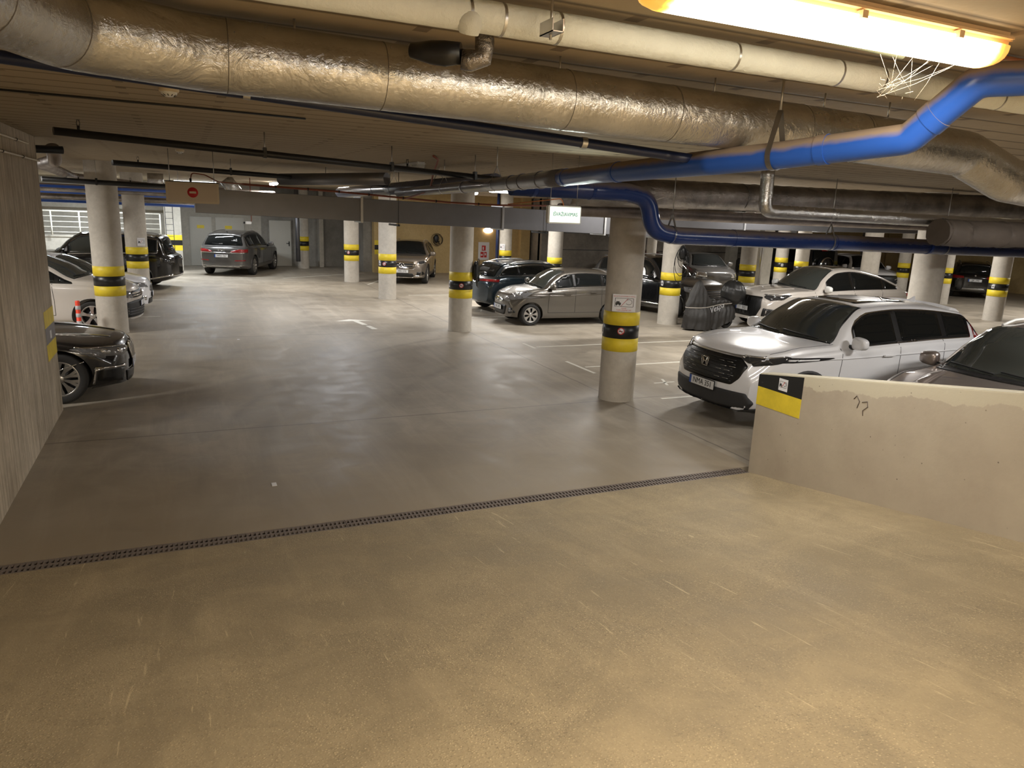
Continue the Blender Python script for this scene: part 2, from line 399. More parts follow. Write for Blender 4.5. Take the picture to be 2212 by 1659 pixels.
# ------------------------------------------------------------------ the garage shell
CEIL = 3.60
def struct(name, bm, m, smooth=None):
    o = obj(name, bm, m, smooth=smooth); o['kind'] = 'structure'; return o
struct('floor', box((-20, 6.465, -0.3), (44, 46, 0.0)), M['floor'])
o = struct('floor', box((6.24, -6, -0.3), (44, 6.465, 0.0)), M['floor']); o.name = 'floor_bay'
rp = bmesh.new(); RS = 0.162                                  # ramp climbing towards the viewer
prof = [(6.285, 0.0), (5.6, 0.10), (3.0, 0.10 + 2.6 * RS), (-6.0, 0.10 + 11.6 * RS)]
a = [rp.verts.new((-1.63, y, z)) for y, z in prof] + [rp.verts.new((-1.63, -6, -0.3)), rp.verts.new((-1.63, 6.285, -0.3))]
b = [rp.verts.new((6.03, v.co.y, v.co.z)) for v in a]
rp.faces.new(a[::-1]); rp.faces.new(b)
for i in range(6): rp.faces.new((a[i], a[(i + 1) % 6], b[(i + 1) % 6], b[i]))
bmesh.ops.recalc_face_normals(rp, faces=rp.faces[:])
o = struct('floor_ramp', rp, M['ramp'])
struct('ceiling', box((-20, -6, CEIL), (44, 46, CEIL + 0.3)), M['ceiling'])
struct('wall_left', box((-1.95, -6, -0.3), (-1.63, 11.35, CEIL), 0.01), M['wall_conc'])
# low wall beside the ramp with its yellow and black end mark
def low_wall():
    m, nt, p = newmat('low_wall_plaster'); v = coords(nt, world=True); X, Y, Z = sepxyz(nt, v)
    c1, c2, c3 = (0.40, 0.34, 0.265), (0.47, 0.41, 0.32), (0.55, 0.50, 0.38)
    col = mix(nt, ramp(nt, noise(nt, v, 1.6, 5), [(0.35, 0), (0.65, 1)]), c1, c2)
    d = mathn(nt, 'SUBTRACT', mathn(nt, 'ADD', 1.20, mathn(nt, 'MULTIPLY', mathn(nt, 'SUBTRACT', 6.36, Y), 0.160)), Z)
    d = mathn(nt, 'ADD', d, mathn(nt, 'MULTIPLY', mathn(nt, 'SUBTRACT', noise(nt, coords(nt, world=True, scale=(1, 2.2, 2.2)), 1.3, 5, .7), 0.5), 0.22))
    col = mix(nt, mathn(nt, 'MULTIPLY', ramp(nt, d, [(0.125, 1.0), (0.135, 0.0)]), ramp(nt, Y, [(0.0, 1.0), (1.0, 1.0)])), col, c3)
    vo = nt.nodes.new('ShaderNodeTexVoronoi'); vo.inputs['Scale'].default_value = 11; nt.links.new(v, vo.inputs['Vector'])
    pm = mathn(nt, 'MULTIPLY', ramp(nt, vo.outputs['Distance'], [(0.04, 1.0), (0.09, 0.0)]), ramp(nt, noise(nt, v, 2.3, 3), [(0.46, 0.0), (0.56, 1.0)]))
    col = mix(nt, mathn(nt, 'MULTIPLY', pm, .8), col, (0.06, 0.045, 0.035))
    st = noise(nt, coords(nt, world=True, scale=(1, 1.2, 14)), 1.6, 3); col = mix(nt, ramp(nt, st, [(0.765, 0), (0.775, .7)]), col, (.8, .75, .66))
    nt.links.new(col, p.inputs['Base Color']); p.inputs['Roughness'].default_value = 0.8; bump(nt, p, noise(nt, v, 22, 5), 0.15, 0.01)
    return m
M['low_wall'] = low_wall()
WS = 0.160
def wall_top(y): return 1.20 + (6.36 - y) * WS
bm = bmesh.new(); rng = random.Random(5)
ys = [6.33, -6.0]
for (x0, x1) in ((6.03, 6.24),):
    P = [(6.33, -0.3), (6.33, wall_top(6.33)), (-6, wall_top(-6)), (-6, -0.3)]
    A = [bm.verts.new((x0, y, z)) for y, z in P]; B = [bm.verts.new((x1, y, z)) for y, z in P]
    bm.faces.new(A); bm.faces.new(B[::-1])
    for i in range(4): bm.faces.new((A[i], B[i], B[(i + 1) % 4], A[(i + 1) % 4]))
bmesh.ops.recalc_face_normals(bm, faces=bm.faces[:]); bmesh.ops.bevel(bm, geom=bm.edges[:], offset=0.008, segments=2, affect='EDGES')
lw = struct('wall_right', bm, M['low_wall'])
def quad_on_x(x, ya, yb, za0, za1, zb0, zb1, th=0.003, toward=-1):
    """thin slab on a plane x=const between two stations along y"""
    bm = bmesh.new()
    v = [bm.verts.new((xx, y, z)) for xx in (x, x + toward * th) for y, z in ((ya, za0), (yb, zb0), (yb, zb1), (ya, za1))]
    for f in ((0, 1, 2, 3), (4, 5, 6, 7), (0, 1, 5, 4), (1, 2, 6, 5), (2, 3, 7, 6), (3, 0, 4, 7)): bm.faces.new([v[i] for i in f])
    bmesh.ops.recalc_face_normals(bm, faces=bm.faces[:]); return bm
M['scuffed'] = simple('scuffed_yellow', (0.74, 0.57, 0.035), 0.55, var=0.35, vs=5)
def notice_small(name, mat4, wd, ht, parent=None, big=False):
    """white notice: car exhaust struck through"""
    t = empty(name) ; t.matrix_world = mat4
    if parent: t.parent = parent
    obj('notice_sheet', box((-wd / 2, -ht / 2, 0), (wd / 2, ht / 2, 0.003)), M['white'], t)
    bm = bmesh.new(); z = 0.0045; s_ = wd
    def rect(x0, y0, x1, y1): add_box(bm, (x0 * s_, y0 * ht, 0.003), (x1 * s_, y1 * ht, z))
    for a in ((-0.40, -0.22, 0.40, -0.20), (-0.40, 0.26, 0.40, 0.28), (-0.40, -0.22, -0.38, 0.28), (0.38, -0.22, 0.40, 0.28)): rect(*a)
    rect(-0.37, -0.10, -0.14, 0.02); rect(-0.34, 0.02, -0.2, 0.09); rect(-0.36, -0.15, -0.30, -0.09); rect(-0.22, -0.15, -0.16, -0.09)
    add_tube(bm, [(s_ * (0.20 + 0.13 * math.cos(a)), ht * (0.06 + 0.15 * math.sin(a)), 0.004) for a in [math.radians(q) for q in range(-150, 150, 15)]], 0.0022 if not big else .003, 4)
    obj('notice_pictogram', bm, M['ink'], t)
    bm = bmesh.new(); add_tube(bm, [(-0.14 * s_, -0.2 * ht, 0.005), (0.16 * s_, 0.27 * ht, 0.005)], 0.003, 4)
    if big:
        for yy, tx, sz in ((0.38, 'IŠJUNKITE AUTOMOBILIO VARIKLĮ', .0215), (-0.31, 'PLEASE', .024), (-0.42, 'TURN ENGINE OFF', .027)):
            me = text_mesh(tx, sz * wd / 0.36, 0.0006); me.transform(Matrix.Translation((0, yy * ht, 0.0045))); bm.from_mesh(me)
    obj('notice_red_print', bm, M['red_ink'], t); return t
mk = empty('corner_mark', (6.03, 6.0, 0.0), 0, 'yellow and black warning mark on the free end of the low ramp wall', 'warning mark')
def rel(bm, o): bmesh.ops.translate(bm, verts=bm.verts[:], vec=-Vector(o.location)); return bm
obj('black_patch', rel(quad_on_x(6.03, 6.325, 5.66, 1.055, wall_top(6.32) - 0.012, 1.055, wall_top(5.66) - .012), mk), M['black_band'], mk)
obj('yellow_patch', rel(quad_on_x(6.03, 6.325, 5.66, 0.84, 1.055, 0.84, 1.055), mk), M['scuffed'], mk)
nt_ = notice_small('exhaust_notice', frame_mat((6.026, 5.94, wall_top(5.94) - 0.115), (0, -1, 0), (0, 0, 1)), 0.13, 0.135)
tag(nt_, 'small white switch-off-engine sticker on the black part of the ramp wall mark', 'notice')
M['ink_soft'] = simple('grey_pencil', (0.10, 0.08, 0.07), .8)
bm = bmesh.new()
for pl in ([(5.0, 1.13), (4.97, 1.17), (4.93, 1.12), (4.95, 1.05)], [(4.90, 1.12), (4.84, 1.14), (4.83, 1.09), (4.88, 1.04), (4.87, .99)]): add_tube(bm, [(6.028, y, z + .1) for y, z in pl], 0.004, 5)
tag(obj('pencil_scribble', bm, M['ink_soft']), 'dark squiggle drawn on the low ramp wall right of the warning mark', 'mark')
# the left wall's mark
mk = empty('corner_mark', (-1.63, 11.2, 0), 0, 'faded yellow and grey warning mark on the near left wall edge', 'warning mark')
for nm, z0, z1, m in (('yellow_patch', 1.24, 1.45, 'scuffed'), ('grey_patch', 1.03, 1.24, 'grey_band'), ('yellow_patch', 0.82, 1.03, 'scuffed')):
    obj(nm, rel(quad_on_x(-1.63, 11.34, 10.62, z0, z1, z0, z1, toward=1), mk), M[m], mk)
tag(obj('paper_label', rel(quad_on_x(-1.627, 11.02, 10.92, 1.07, 1.17, 1.07, 1.17, toward=1), empty('x')), M['white']), 'tiny white sticker on the grey part of the left wall mark', 'sticker')
bpy.data.objects.remove(bpy.data.objects['x'])
bpy.data.objects['paper_label'].location = (0, 0, 0)
# outer walls
struct('wall_back_left', box((-20, 36.2, 0), (3.4, 36.5, CEIL)), M['pale_wall'])
struct('wall_back_grey', box((3.4, 36.2, 0), (7.7, 36.5, CEIL)), M['far_conc'])
struct('wall_back_return', box((7.5, 33.3, 0), (7.9, 36.4, CEIL)), M['far_conc'])
struct('wall_back_yellow', box((7.9, 32.9, 0), (15.6, 33.3, CEIL)), M['cream_wall'])
struct('wall_back_middle', box((15.6, 31.5, 0), (31.0, 31.9, CEIL)), M['dark_conc'])
struct('wall_back_side', box((15.6, 31.7, 0), (15.9, 33.2, CEIL)), M['dark_conc'])
struct('wall_back_right', box((31.0, 30.6, 0), (44, 31.0, CEIL)), M['cream_wall'])
struct('wall_right_far', box((43.6, -6, 0), (44, 31, CEIL)), M['cream_wall'])
struct('wall_left_far', box((-20, 11, 0), (-19.7, 46, CEIL)), M['pale_wall'])
struct('wall_front', box((-20, -6.3, -0.3), (44, -6, CEIL)), M['far_conc'])
struct('wall_left_pale', box((-6.5, 33.6, 0), (-0.62, 36.2, 1.35)), M['pale_wall'])
# yellow wall mark left of the SUV with the star badge
mk = empty('wall_mark', (7.9, 32.9, 0), 0, 'yellow and black bands painted on the left end of the yellow wall', 'warning mark')
for nm, z0, z1, m in (('yellow_patch', 1.24, 1.45, 'yellow'), ('black_patch', 1.03, 1.24, 'black_band'), ('yellow_patch', 0.82, 1.03, 'yellow')):
    obj(nm, box((0.02, -0.006, z0), (1.0, 0.0, z1)), M[m], mk)
mk = empty('wall_mark', (-0.4, 33.6, 0), 0, 'yellow and black bands on the pier beside the far left doors', 'warning mark')
obj('pier', box((-0.2, -0.05, 0), (0.42, 2.6, CEIL - .002)), M['pale_wall'], mk)
for nm, z0, z1, m in (('yellow_band', 1.24, 1.45, 'yellow'), ('black_band', 1.03, 1.24, 'black_band'), ('yellow_band', 0.82, 1.03, 'yellow')):
    obj(nm, box((-0.206, -0.056, z0), (0.426, 2.0, z1)), M[m], mk)
# doors in the back left wall
for i, (x0, x1, lab) in enumerate(((0.42, 1.22, 'narrow'), (1.50, 2.60, 'wide'), (3.75, 4.72, 'right'))):
    d = empty('door_%d' % (i + 1), (x0, 36.2, 0)); d['kind'] = 'structure'
    obj('door_frame', box((-0.06, -0.05, 0), (x1 - x0 + 0.06, 0.0, 2.16), 0.01), M['far_conc'] if i == 2 else M['door_paint'], d)
    obj('door_leaf', box((0, -0.08, 0.01), (x1 - x0, -0.045, 2.10), 0.006), M['door_paint'], d)
    hx = x1 - x0 - 0.10 if i != 1 else 0.10
    bm = box((hx - 0.02, -0.10, 0.94), (hx + 0.02, -0.08, 1.16)); add_tube(bm, [(hx, -0.12, 1.07), (hx - 0.13 if i != 1 else hx + .13, -0.12, 1.07)], 0.012, 8); obj('door_handle', bm, M['black'], d)
    if i < 2: obj('door_label', box((0.3 * (x1 - x0), -0.084, 1.66), (0.3 * (x1 - x0) + .30, -0.08, 1.80)), M['yellow'], d)
# trims on the yellow wall and shallow pilasters on the dark wall
struct('trim_1', box((5.95, 35.7, 0), (6.15, 36.2, CEIL)), M['pale_wall'])
struct('trim_2', box((15.0, 32.6, 0), (15.5, 32.9, CEIL)), M['cream_wall'])
struct('trim_3', box((15.9, 31.46, 2.05), (31.0, 31.5, 2.10)), M['black_band']); struct('trim_4', box((15.9, 31.47, 1.25), (31.0, 31.5, 1.28)), M['black_band'])
struct('trim_5', box((26.6, 31.1, 0), (27.1, 31.5, CEIL)), M['pale_wall'])
struct('trim_6', box((31.0, 30.5, 1.65), (43.6, 30.6, 1.80)), M['dark_conc']); struct('trim_7', box((35.6, 30.5, 0), (35.9, 30.6, CEIL)), M['dark_conc'])
struct('trim_8', box((37.6, 20.5, 0), (38.3, 30.5, CEIL)), M['cream_wall'])

# ------------------------------------------------------------------ columns
def column(x, y, r, label, bands=True, dots=None, mat_=None, seg=48):
    t = empty('concrete_column', (x, y, 0), 0, label, 'column', 'round concrete columns')
    bm = bmesh.new(); rng = random.Random(int(x * 10))
    add_lathe(bm, [(r + .004, 0.0), (r, 0.02), (r, 1.2), (r, 2.4), (r, CEIL)], seg); o = obj('shaft', bm, mat_ or M['col_conc'], t)
    if bands:
        for z0, z1, m in ((1.24, 1.45, 'yellow'), (1.03, 1.24, 'black_band'), (0.82, 1.03, 'yellow')):
            bm = bmesh.new(); add_lathe(bm, [(r + 0.0005, z0), (r + 0.004, z0 + 0.001), (r + 0.004, z1 - 0.001), (r + 0.0005, z1)], seg)
            obj('yellow_band' if m == 'yellow' else 'black_band', bm, M[m], t)
    return t
R0 = 0.285
cols = {}
cols['c1'] = column(6.37, 9.85, R0, 'nearest round column, with the square exhaust notice above its yellow band')
cols['c2'] = column(6.19, 16.85, R0, 'second column of the middle row, left of the small beige hatchback')
cols['c3'] = column(6.05, 23.4, R0, 'third column of the middle row, touching the star-badged SUV in view')
cols['c4'] = column(6.04, 28.9, R0, 'farthest column of the middle row, left of the yellow wall end')
cols['c5'] = column(-1.47, 17.9, 0.30, 'thick left column between the black saloon and the white people carrier')
cols['c6'] = column(-1.25, 24.9, 0.30, 'left column with small white notice, in front of the long black SUV')
cols['c7'] = column(-1.5, 31.5, 0.30, 'pale left column rising behind the long black SUV', mat_=M['pale_wall'])
cols['c9'] = column(5.1, 35.0, 0.26, 'column by the far left wall with a steel channel in front')
cols['c11'] = column(11.6, 26.6, 0.24, 'column with white notice in front of the red fire sign')
cols['c12'] = column(11.8, 22.75, 0.26, 'column whose bands dip behind the beige hatchback roof')
cols['c13'] = column(12.5, 16.95, R0, 'column carrying the cable-hung charging box by the covered scooter')
cols['c14'] = column(18.3, 20.4, 0.28, 'banded column in front of the rough back wall with a grey pipe beside it')
cols['c15'] = column(24.1, 24.8, 0.27, 'banded column left of the boxy black off-roader')
cols['c16'] = column(22.95, 22.5, 0.27, 'column standing before the boxy black off-roader door')
cols['c17'] = column(24.6, 20.6, 0.33, 'brown-stained column above the pearl SUV roof', bands=False, mat_=M['col_conc'])
cols['c18'] = column(28.7, 22.3, 0.24, 'banded column just left of the thick plain column')
cols['c19'] = column(13.4, 9.86, 0.29, 'thick plain column rising behind the white family SUV')
cols['c20'] = column(28.0, 19.8, 0.22, 'slim banded column just right of the thick plain column')
cols['c21'] = column(24.9, 15.7, 0.29, 'banded column at the far right whose foot is in view')
cols['c24'] = column(17.7, 25.5, 0.20, 'slim column seen between the near column and the charging column')

def sticker(col, r, ang, z, kind, label=None):
    """something stuck on a column: at angle ang (towards the viewer side)"""
    ca, sa = math.cos(ang), math.sin(ang); o = Vector(col.location) + Vector((ca * (r + 0.006), sa * (r + 0.006), z))
    mt = frame_mat(o, (-sa, ca, 0), (0, 0, 1))
    if kind == 'notice': t = notice_small('exhaust_notice', mt, 0.23, 0.23, big=False); tag(t, label, 'notice'); return t
    if kind == 'big': t = notice_small('exhaust_notice', mt, 0.36, 0.27, big=True); tag(t, label, 'notice'); return t
    t = empty('round_sticker'); t.matrix_world = mt; tag(t, label, 'sticker')
    if kind == 'round':
        bm = bmesh.new(); add_lathe(bm, [(0.001, 0.003), (0.052, 0.003), (0.053, 0.0)], 24, axis='Z'); obj('disc', bm, M['white'], t)
        bm = bmesh.new(); add_lathe(bm, [(0.044, 0.003), (0.044, 0.005), (0.055, 0.005), (0.055, 0.0)], 24, axis='Z'); add_tube(bm, [(-0.034, 0.034, 0.005), (0.034, -0.034, 0.005)], 0.004, 4); obj('red_ring', bm, M['red'], t)
        obj('cigarette_symbol', box((-0.032, -0.008, 0.003), (0.030, 0.004, 0.006)), M['ink'], t)
    else:
        t.name = 'paper_label'; obj('sheet', box((-0.045, -0.055, 0), (0.045, 0.055, 0.003)), M['white'], t)
        obj('print', box((-0.03, -0.03, 0.003), (0.03, 0.03, 0.0045)), M['grey_band'], t)
def face_angle(col, turn=0.0):
    return math.atan2(-col.location.y, -col.location.x) + turn
A = face_angle
sticker(cols['c1'], R0, A(cols['c1'], -0.02) + 0.10, 1.60, 'big', 'large white exhaust notice with red print on the nearest column')
sticker(cols['c1'], R0, A(cols['c1']) + 0.02, 1.155, 'round', 'round no-smoking sticker on the black band of the nearest column')
sticker(cols['c1'], R0, A(cols['c1']) - 1.35, 1.13, 'label', 'white tag peeling off the left edge of the nearest column')
sticker(cols['c2'], R0, A(cols['c2']) + 0.05, 1.135, 'round', 'round no-smoking sticker on the second middle column')
sticker(cols['c2'], R0, A(cols['c2']) - 1.2, 1.135, 'label', 'small white label on the left edge of the second middle column')
sticker(cols['c3'], R0, A(cols['c3']) - 0.35, 1.135, 'round', 'round no-smoking sticker on the third middle column')
sticker(cols['c3'], R0, A(cols['c3']) - 0.95, 1.135, 'label', 'small white label on the third middle column')
sticker(cols['c4'], R0, A(cols['c4']) - 0.4, 1.135, 'round', 'round no-smoking sticker on the farthest middle column')
sticker(cols['c6'], 0.30, A(cols['c6']) + 0.45, 1.61, 'notice', 'white exhaust notice on the second left column above its bands')
sticker(cols['c11'], 0.24, A(cols['c11']) - 0.5, 1.58, 'notice', 'white exhaust notice on the column before the fire sign')
sticker(cols['c13'], R0, A(cols['c13']) - 0.9, 1.14, 'label', 'white label on the left of the charging column black band')
sticker(cols['c15'], 0.27, A(cols['c15']) + 0.2, 1.14, 'label', 'white label on the banded column left of the boxy off-roader')
sticker(cols['c21'], 0.29, A(cols['c21']) - 0.5, 1.14, 'label', 'white label on the far right banded column')

# ------------------------------------------------------------------ drain across the foot of the ramp
dr = empty('floor_drain', (-1.6, 6.375, 0), 0, 'long slotted iron drain grating across the foot of the ramp', 'drain')
obj('channel', box((-0.02, -0.088, -0.14), (7.62, 0.088, -0.10)), M['void'], dr)
def grate_bm(L_=0.949, n=24):
    bm = bmesh.new(); w_ = 0.088
    for y0, y1 in ((-w_, -w_ + 0.018), (w_ - 0.018, w_), (-0.009, 0.009)): add_box(bm, (0, y0, -0.02), (L_, y1, -0.001))
    for k in range(n + 1):
        x = L_ * k / n; add_box(bm, (max(0, x - 0.009), -w_, -0.019), (min(L_, x + 0.009), w_, -0.002))
    return bm
g0 = obj('grate', grate_bm(), M['rust'], dr)
for k in range(1, 8):
    g = g0.copy(); COL.objects.link(g); g.location = (0.953 * k, 0, 0)

# ------------------------------------------------------------------ painted markings
def mark(name, poly, label, cat='floor marking', z=0.0025, group=None):
    bm = bmesh.new(); a = [bm.verts.new((x, y, z)) for x, y in poly]; b = [bm.verts.new((x, y, 0.0)) for x, y in poly]; n = len(a)
    bm.faces.new(a)
    for i in range(n): bm.faces.new((a[i], b[i], b[(i + 1) % n], a[(i + 1) % n]))
    bmesh.ops.recalc_face_normals(bm, faces=bm.faces[:]); o = obj(name, bm, M['white_paint']); return tag(o, label, cat, group)
def seg_(x0, y0, x1, y1, w=0.07):
    d = Vector((x1 - x0, y1 - y0)).normalized(); n = Vector((-d.y, d.x)) * w / 2
    return [(x0 + n.x, y0 + n.y), (x0 - n.x, y0 - n.y), (x1 - n.x, y1 - n.y), (x1 + n.x, y1 + n.y)]
mark('bay_line', seg_(7.1, 12.15, 12.0, 12.15), 'white bay line left of the white family SUV')
mark('bay_line', seg_(7.0, 11.6, 7.0, 12.75), 'short white cross tick ending the bay line by the nearest column')
mark('bay_line', seg_(7.1, 14.35, 12.0, 14.35), 'white bay line running towards the covered scooter')
mark('bay_line', seg_(7.0, 14.2, 7.0, 14.85), 'short white tick ending the bay line towards the scooter')
mark('bay_line', seg_(7.1, 9.6, 11.9, 9.6), 'white bay line along the left side of the white family SUV')
mark('bay_line', seg_(6.8, 18.9, 11, 18.9), 'white bay line between the dark blue crossover and its right neighbour')
mark('bay_line', seg_(-6, 23.6, 1.6, 23.6), 'long white bay line on the left in front of the black SUV tail')
mark('bay_line', seg_(-6, 20.2, -0.6, 20.2), 'white bay line between the two white cars')
mark('bay_line', seg_(3.6, 30.2, 7.4, 32.7), 'slanting white bay line right of the graphite SUV')
mark('bay_line', seg_(6.4, 27.7, 8.0, 30.8), 'slanting white bay line left of the star-badged SUV')
mark('bay_line', seg_(7.0, 24.2, 12, 24.2), 'white bay line in front of the star-badged SUV')
ar = empty('floor_arrow', (4.05, 18.3, 0), 0, 'worn white direction arrow painted on the aisle floor', 'floor marking')
for nm, pl in (('arrow_head', [(-0.15, 0.75), (-0.55, 0.45), (-0.25, 0.40), (0.05, 0.42), (0.42, 0.34)]), ('arrow_shaft', [(0.02, 0.42), (-0.12, 0.42), (-0.02, -0.25), (0.12, -0.25)]), ('arrow_shaft', [(0.02, -0.40), (0.14, -0.40), (0.2, -0.95), (0.06, -0.95)])):
    bm = bmesh.new(); a = [bm.verts.new((x, y, 0.0025)) for x, y in pl]; bm.faces.new(a); bmesh.ops.recalc_face_normals(bm, faces=bm.faces[:])
    f = bm.faces[:][0]
    if f.normal.z < 0: bmesh.ops.reverse_faces(bm, faces=[f])
    obj(nm, bm, M['white_paint'], ar)
for (x, y, lab) in ((8.2, 12.9, 'worn white bay number strokes near the nearest column'), (8.1, 20.2, 'worn white bay number strokes in front of the blue crossover'), (7.9, 10.6, 'worn white bay number strokes in front of the white family SUV')):
    t = empty('bay_number', (x, y, 0), 0, lab, 'floor marking')
    for pl in (seg_(-.25, 0, .2, 0, .05), seg_(-.1, -.2, .1, .25, .05)):
        bm = bmesh.new(); f = bm.faces.new([bm.verts.new((a_, b_, 0.003)) for a_, b_ in pl])
        f.normal_update()
        if f.normal.z < 0: f.normal_flip()
        obj('stroke', bm, M['white_paint'], t)
bm = bmesh.new(); add_tube(bm, [(7.75 + 0.28 * math.cos(a), 7.15 + 0.17 * math.sin(a), 0.001) for a in [math.radians(q) for q in range(0, 300, 15)]], 0.035, 4, sy=0.05)
tag(obj('bay_number', bm, M['white_paint']), 'rounded white bay digit in the shadow by the low ramp wall', 'floor marking')
for x, y, lab in ((0.75, 7.6, 'tiny white paper scrap on the floor left of centre'), (1.0, 16.5, 'white paper scrap lying in the aisle')):
    tag(obj('paper_scrap', box((x - .03, y - .05, 0), (x + .02, y + .04, 0.006)), M['white']), lab, 'litter')
tag(obj('stone', (lambda b: (bmesh.ops.create_icosphere(b, subdivisions=2, radius=0.12), bmesh.ops.scale(b, verts=b.verts[:], vec=(1.4, .8, .7)), bmesh.ops.translate(b, verts=b.verts[:], vec=(7.1, 33.3, 0.08)), b)[3])(bmesh.new()), M['far_conc']), 'lump of rubble on the floor by the dark far corner', 'rubble')

# ------------------------------------------------------------------ ducts and pipes overhead
def ring_bm(p, axis, r, wd=0.03, seg=24):
    p = Vector(p); a = Vector(axis).normalized(); return tube([p - a * wd / 2, p + a * wd / 2], r, seg)
def hanger(parent, p, r, zt=CEIL, strap=True, up=0.14):
    """threaded rod, V bracket and strap round a pipe"""
    x, y, z = p; bm = bmesh.new(); add_tube(bm, [(x, y, min(zt, z + r + up)), (x, y, zt)], 0.006, 6); obj('hanger_rod', bm, M['steel'], parent)
    if strap:
        t = Vector(parent_dir(parent)); t.z = 0; t.normalize(); s_ = Vector((-t.y, t.x, 0)); bm = bmesh.new(); pts = []
        for k in range(21):
            a = PI * (1.12 + 0.76 * 0 + (-0.12 - 1.24 * 0) ) ; a = math.radians(160 + k * 11); pts.append(Vector(p) + s_ * ((r + .005) * math.cos(a)) + Vector((0, 0, (r + .005) * math.sin(a))))
        pts = [Vector((x, y, z + r + up))] + pts + [Vector((x, y, z + r + up))]
        for a, b in zip(pts, pts[1:]):
            q = [a - t * 0.015, a + t * 0.015, b + t * 0.015, b - t * 0.015]; bm.faces.new([bm.verts.new(v) for v in q])
        bmesh.ops.solidify(bm, geom=bm.faces[:], thickness=0.003); obj('hanger_strap', bm, M['steel'], parent)
def parent_dir(o): return o.get('_d', [1, 0, 0])
def run(name, pts, r, m, label, cat='pipe', seg=24, rad=0.15, step=None, wob=0.0, joints=(), jm=None, jr=1.06, jw=0.03, hang=(), zt=CEIL, hup=0.14, group=None):
    P = bend(pts, rad) if len(pts) > 2 else [Vector(p) for p in pts]
    if step: P = densify(P, step)
    t = empty(name, P[0], 0, label, cat, group); d = (Vector(pts[-1]) - Vector(pts[0])).normalized()
    bm = tube([p - P[0] for p in P], r, seg, wob=wob, rng=random.Random(11)); obj('run', bm, M[m], t)
    cum = [0]
    for a, b in zip(P, P[1:]): cum.append(cum[-1] + (b - a).length)
    def at_(s_):
        for i in range(len(P) - 1):
            if cum[i + 1] >= s_: u = (s_ - cum[i]) / max(1e-6, cum[i + 1] - cum[i]); return P[i].lerp(P[i + 1], u), (P[i + 1] - P[i]).normalized()
        return P[-1], (P[-1] - P[-2]).normalized()
    for s_ in joints:
        p, dd = at_(s_); obj('joint_ring', ring_bm(p - P[0], dd, (r if not isinstance(r, list) else r[0]) * jr, jw, seg), M[jm or m], t, smooth=40)
    for s_ in hang:
        p, dd = at_(s_)
        tmp = empty('tmp'); tmp['_d'] = list(dd); tmp.location = (0, 0, 0)
        n0 = set(bpy.data.objects); hanger(tmp, p, (r if not isinstance(r, list) else r[0]), zt, up=hup)
        for o in [o for o in bpy.data.objects if o not in n0]: o.parent = t; o.location = -P[0]
        bpy.data.objects.remove(tmp)
    return t
M['seam'] = simple('foil_tape_edge', (0.16, 0.14, 0.12), 0.5, 0.6)
run('foil_duct', [(-1.45, 0.95, 3.46), (-0.65, 2.25, 3.45), (-0.32, 3.0, 3.44), (0.1, 3.2, 3.44), (3.57, 3.2, 3.393), (4.46, 3.18, 3.367), (4.85, 3.13, 3.225), (6.2, 3.0, 3.11)], 0.134, 'foil',
    'fat shiny foil-wrapped duct running right across the top of the view', 'duct', 40, 0.22, 0.03, 0.008, joints=(1.42, 1.92, 2.31, 2.9, 3.5, 4.36, 4.95, 5.8, 6.25), jm='seam', jr=1.006, jw=0.003, hang=(), group=None)
fd = [o for o in COL.objects if o.name == 'foil_duct'][0]
for x_ in (0.45, 1.62, 2.5, 3.25, 3.75):
    q = Vector((x_, 3.17, 3.52)) - fd.location; bm = bmesh.new(); add_tube(bm, [q, q + Vector((0, 0, 0.08))], 0.0045, 8); obj('hanger_rod', bm, M['steel'], fd)
d = run('white_pipe', [(-1.6, 2.45, 3.53), (1.05, 2.45, 3.528), (5.9, 2.45, 3.52)], 0.052, 'white_pipe', 'thick white plastered pipe along the ceiling above the foil duct', 'pipe', 28, 0.1, 0.05, 0.03,
        joints=(2.5, 2.62, 2.83, 3.6, 4.15, 4.4, 5.2), jm='steel', jr=1.03, jw=0.010)
o = obj('branch_boss', tube([(2.5, 0, -0.013), (2.5, -0.03, -0.04), (2.50, -.02, -0.065)], [0.05, 0.042, 0.032], 20), M['white_pipe'], d)
bt = empty('strut_bracket', (1.13, 2.30, 3.50), 0, 'steel strut bracket on a threaded rod beside the white pipe', 'bracket')
bm = bmesh.new()
for a_ in (((-.02, -.012, -0.035), (.02, .012, -0.032)), ((-.02, -.012, -0.035), (-.017, .012, 0.005)), ((.017, -.012, -0.035), (.02, .012, 0.005))): add_box(bm, (a_[0][0], a_[0][1] - .05, a_[0][2]), (a_[1][0], a_[1][1] + .02, a_[1][2]))
obj('strut', bm, M['steel'], bt); obj('threaded_rod', tube([(0, -0.01, -0.05), (0, -0.01, 0.10)], 0.005, 8), M['steel'], bt)
bm = bmesh.new(); add_lathe(bm, [(0.001, -0.030), (0.011, -0.030), (0.011, -0.020), (0.001, -0.02)], 6, (0, -0.01, 0)); obj('nut', bm, M['steel'], bt)
fx = []
for k in range(0, 90):
    fx.append((0.78 + 0.02 * k, 2.05 + 0.0010 * k, 3.572 - 0.0003 * k))
bm = bmesh.new(); P_ = densify(fx[::15] + [fx[-1]], 0.006); add_tube(bm, P_, [0.017 if (i % 2) else 0.0135 for i in range(len(P_))], 12)
tag(obj('flex_conduit', bm, M['flex']), 'ribbed greenish conduit above the white pipe', 'conduit')
bk = empty('black_elbow', (0.92, 2.62, 3.45), 0, 'black pipe elbow with a crumpled foil cap beside the foil duct', 'pipe fitting')
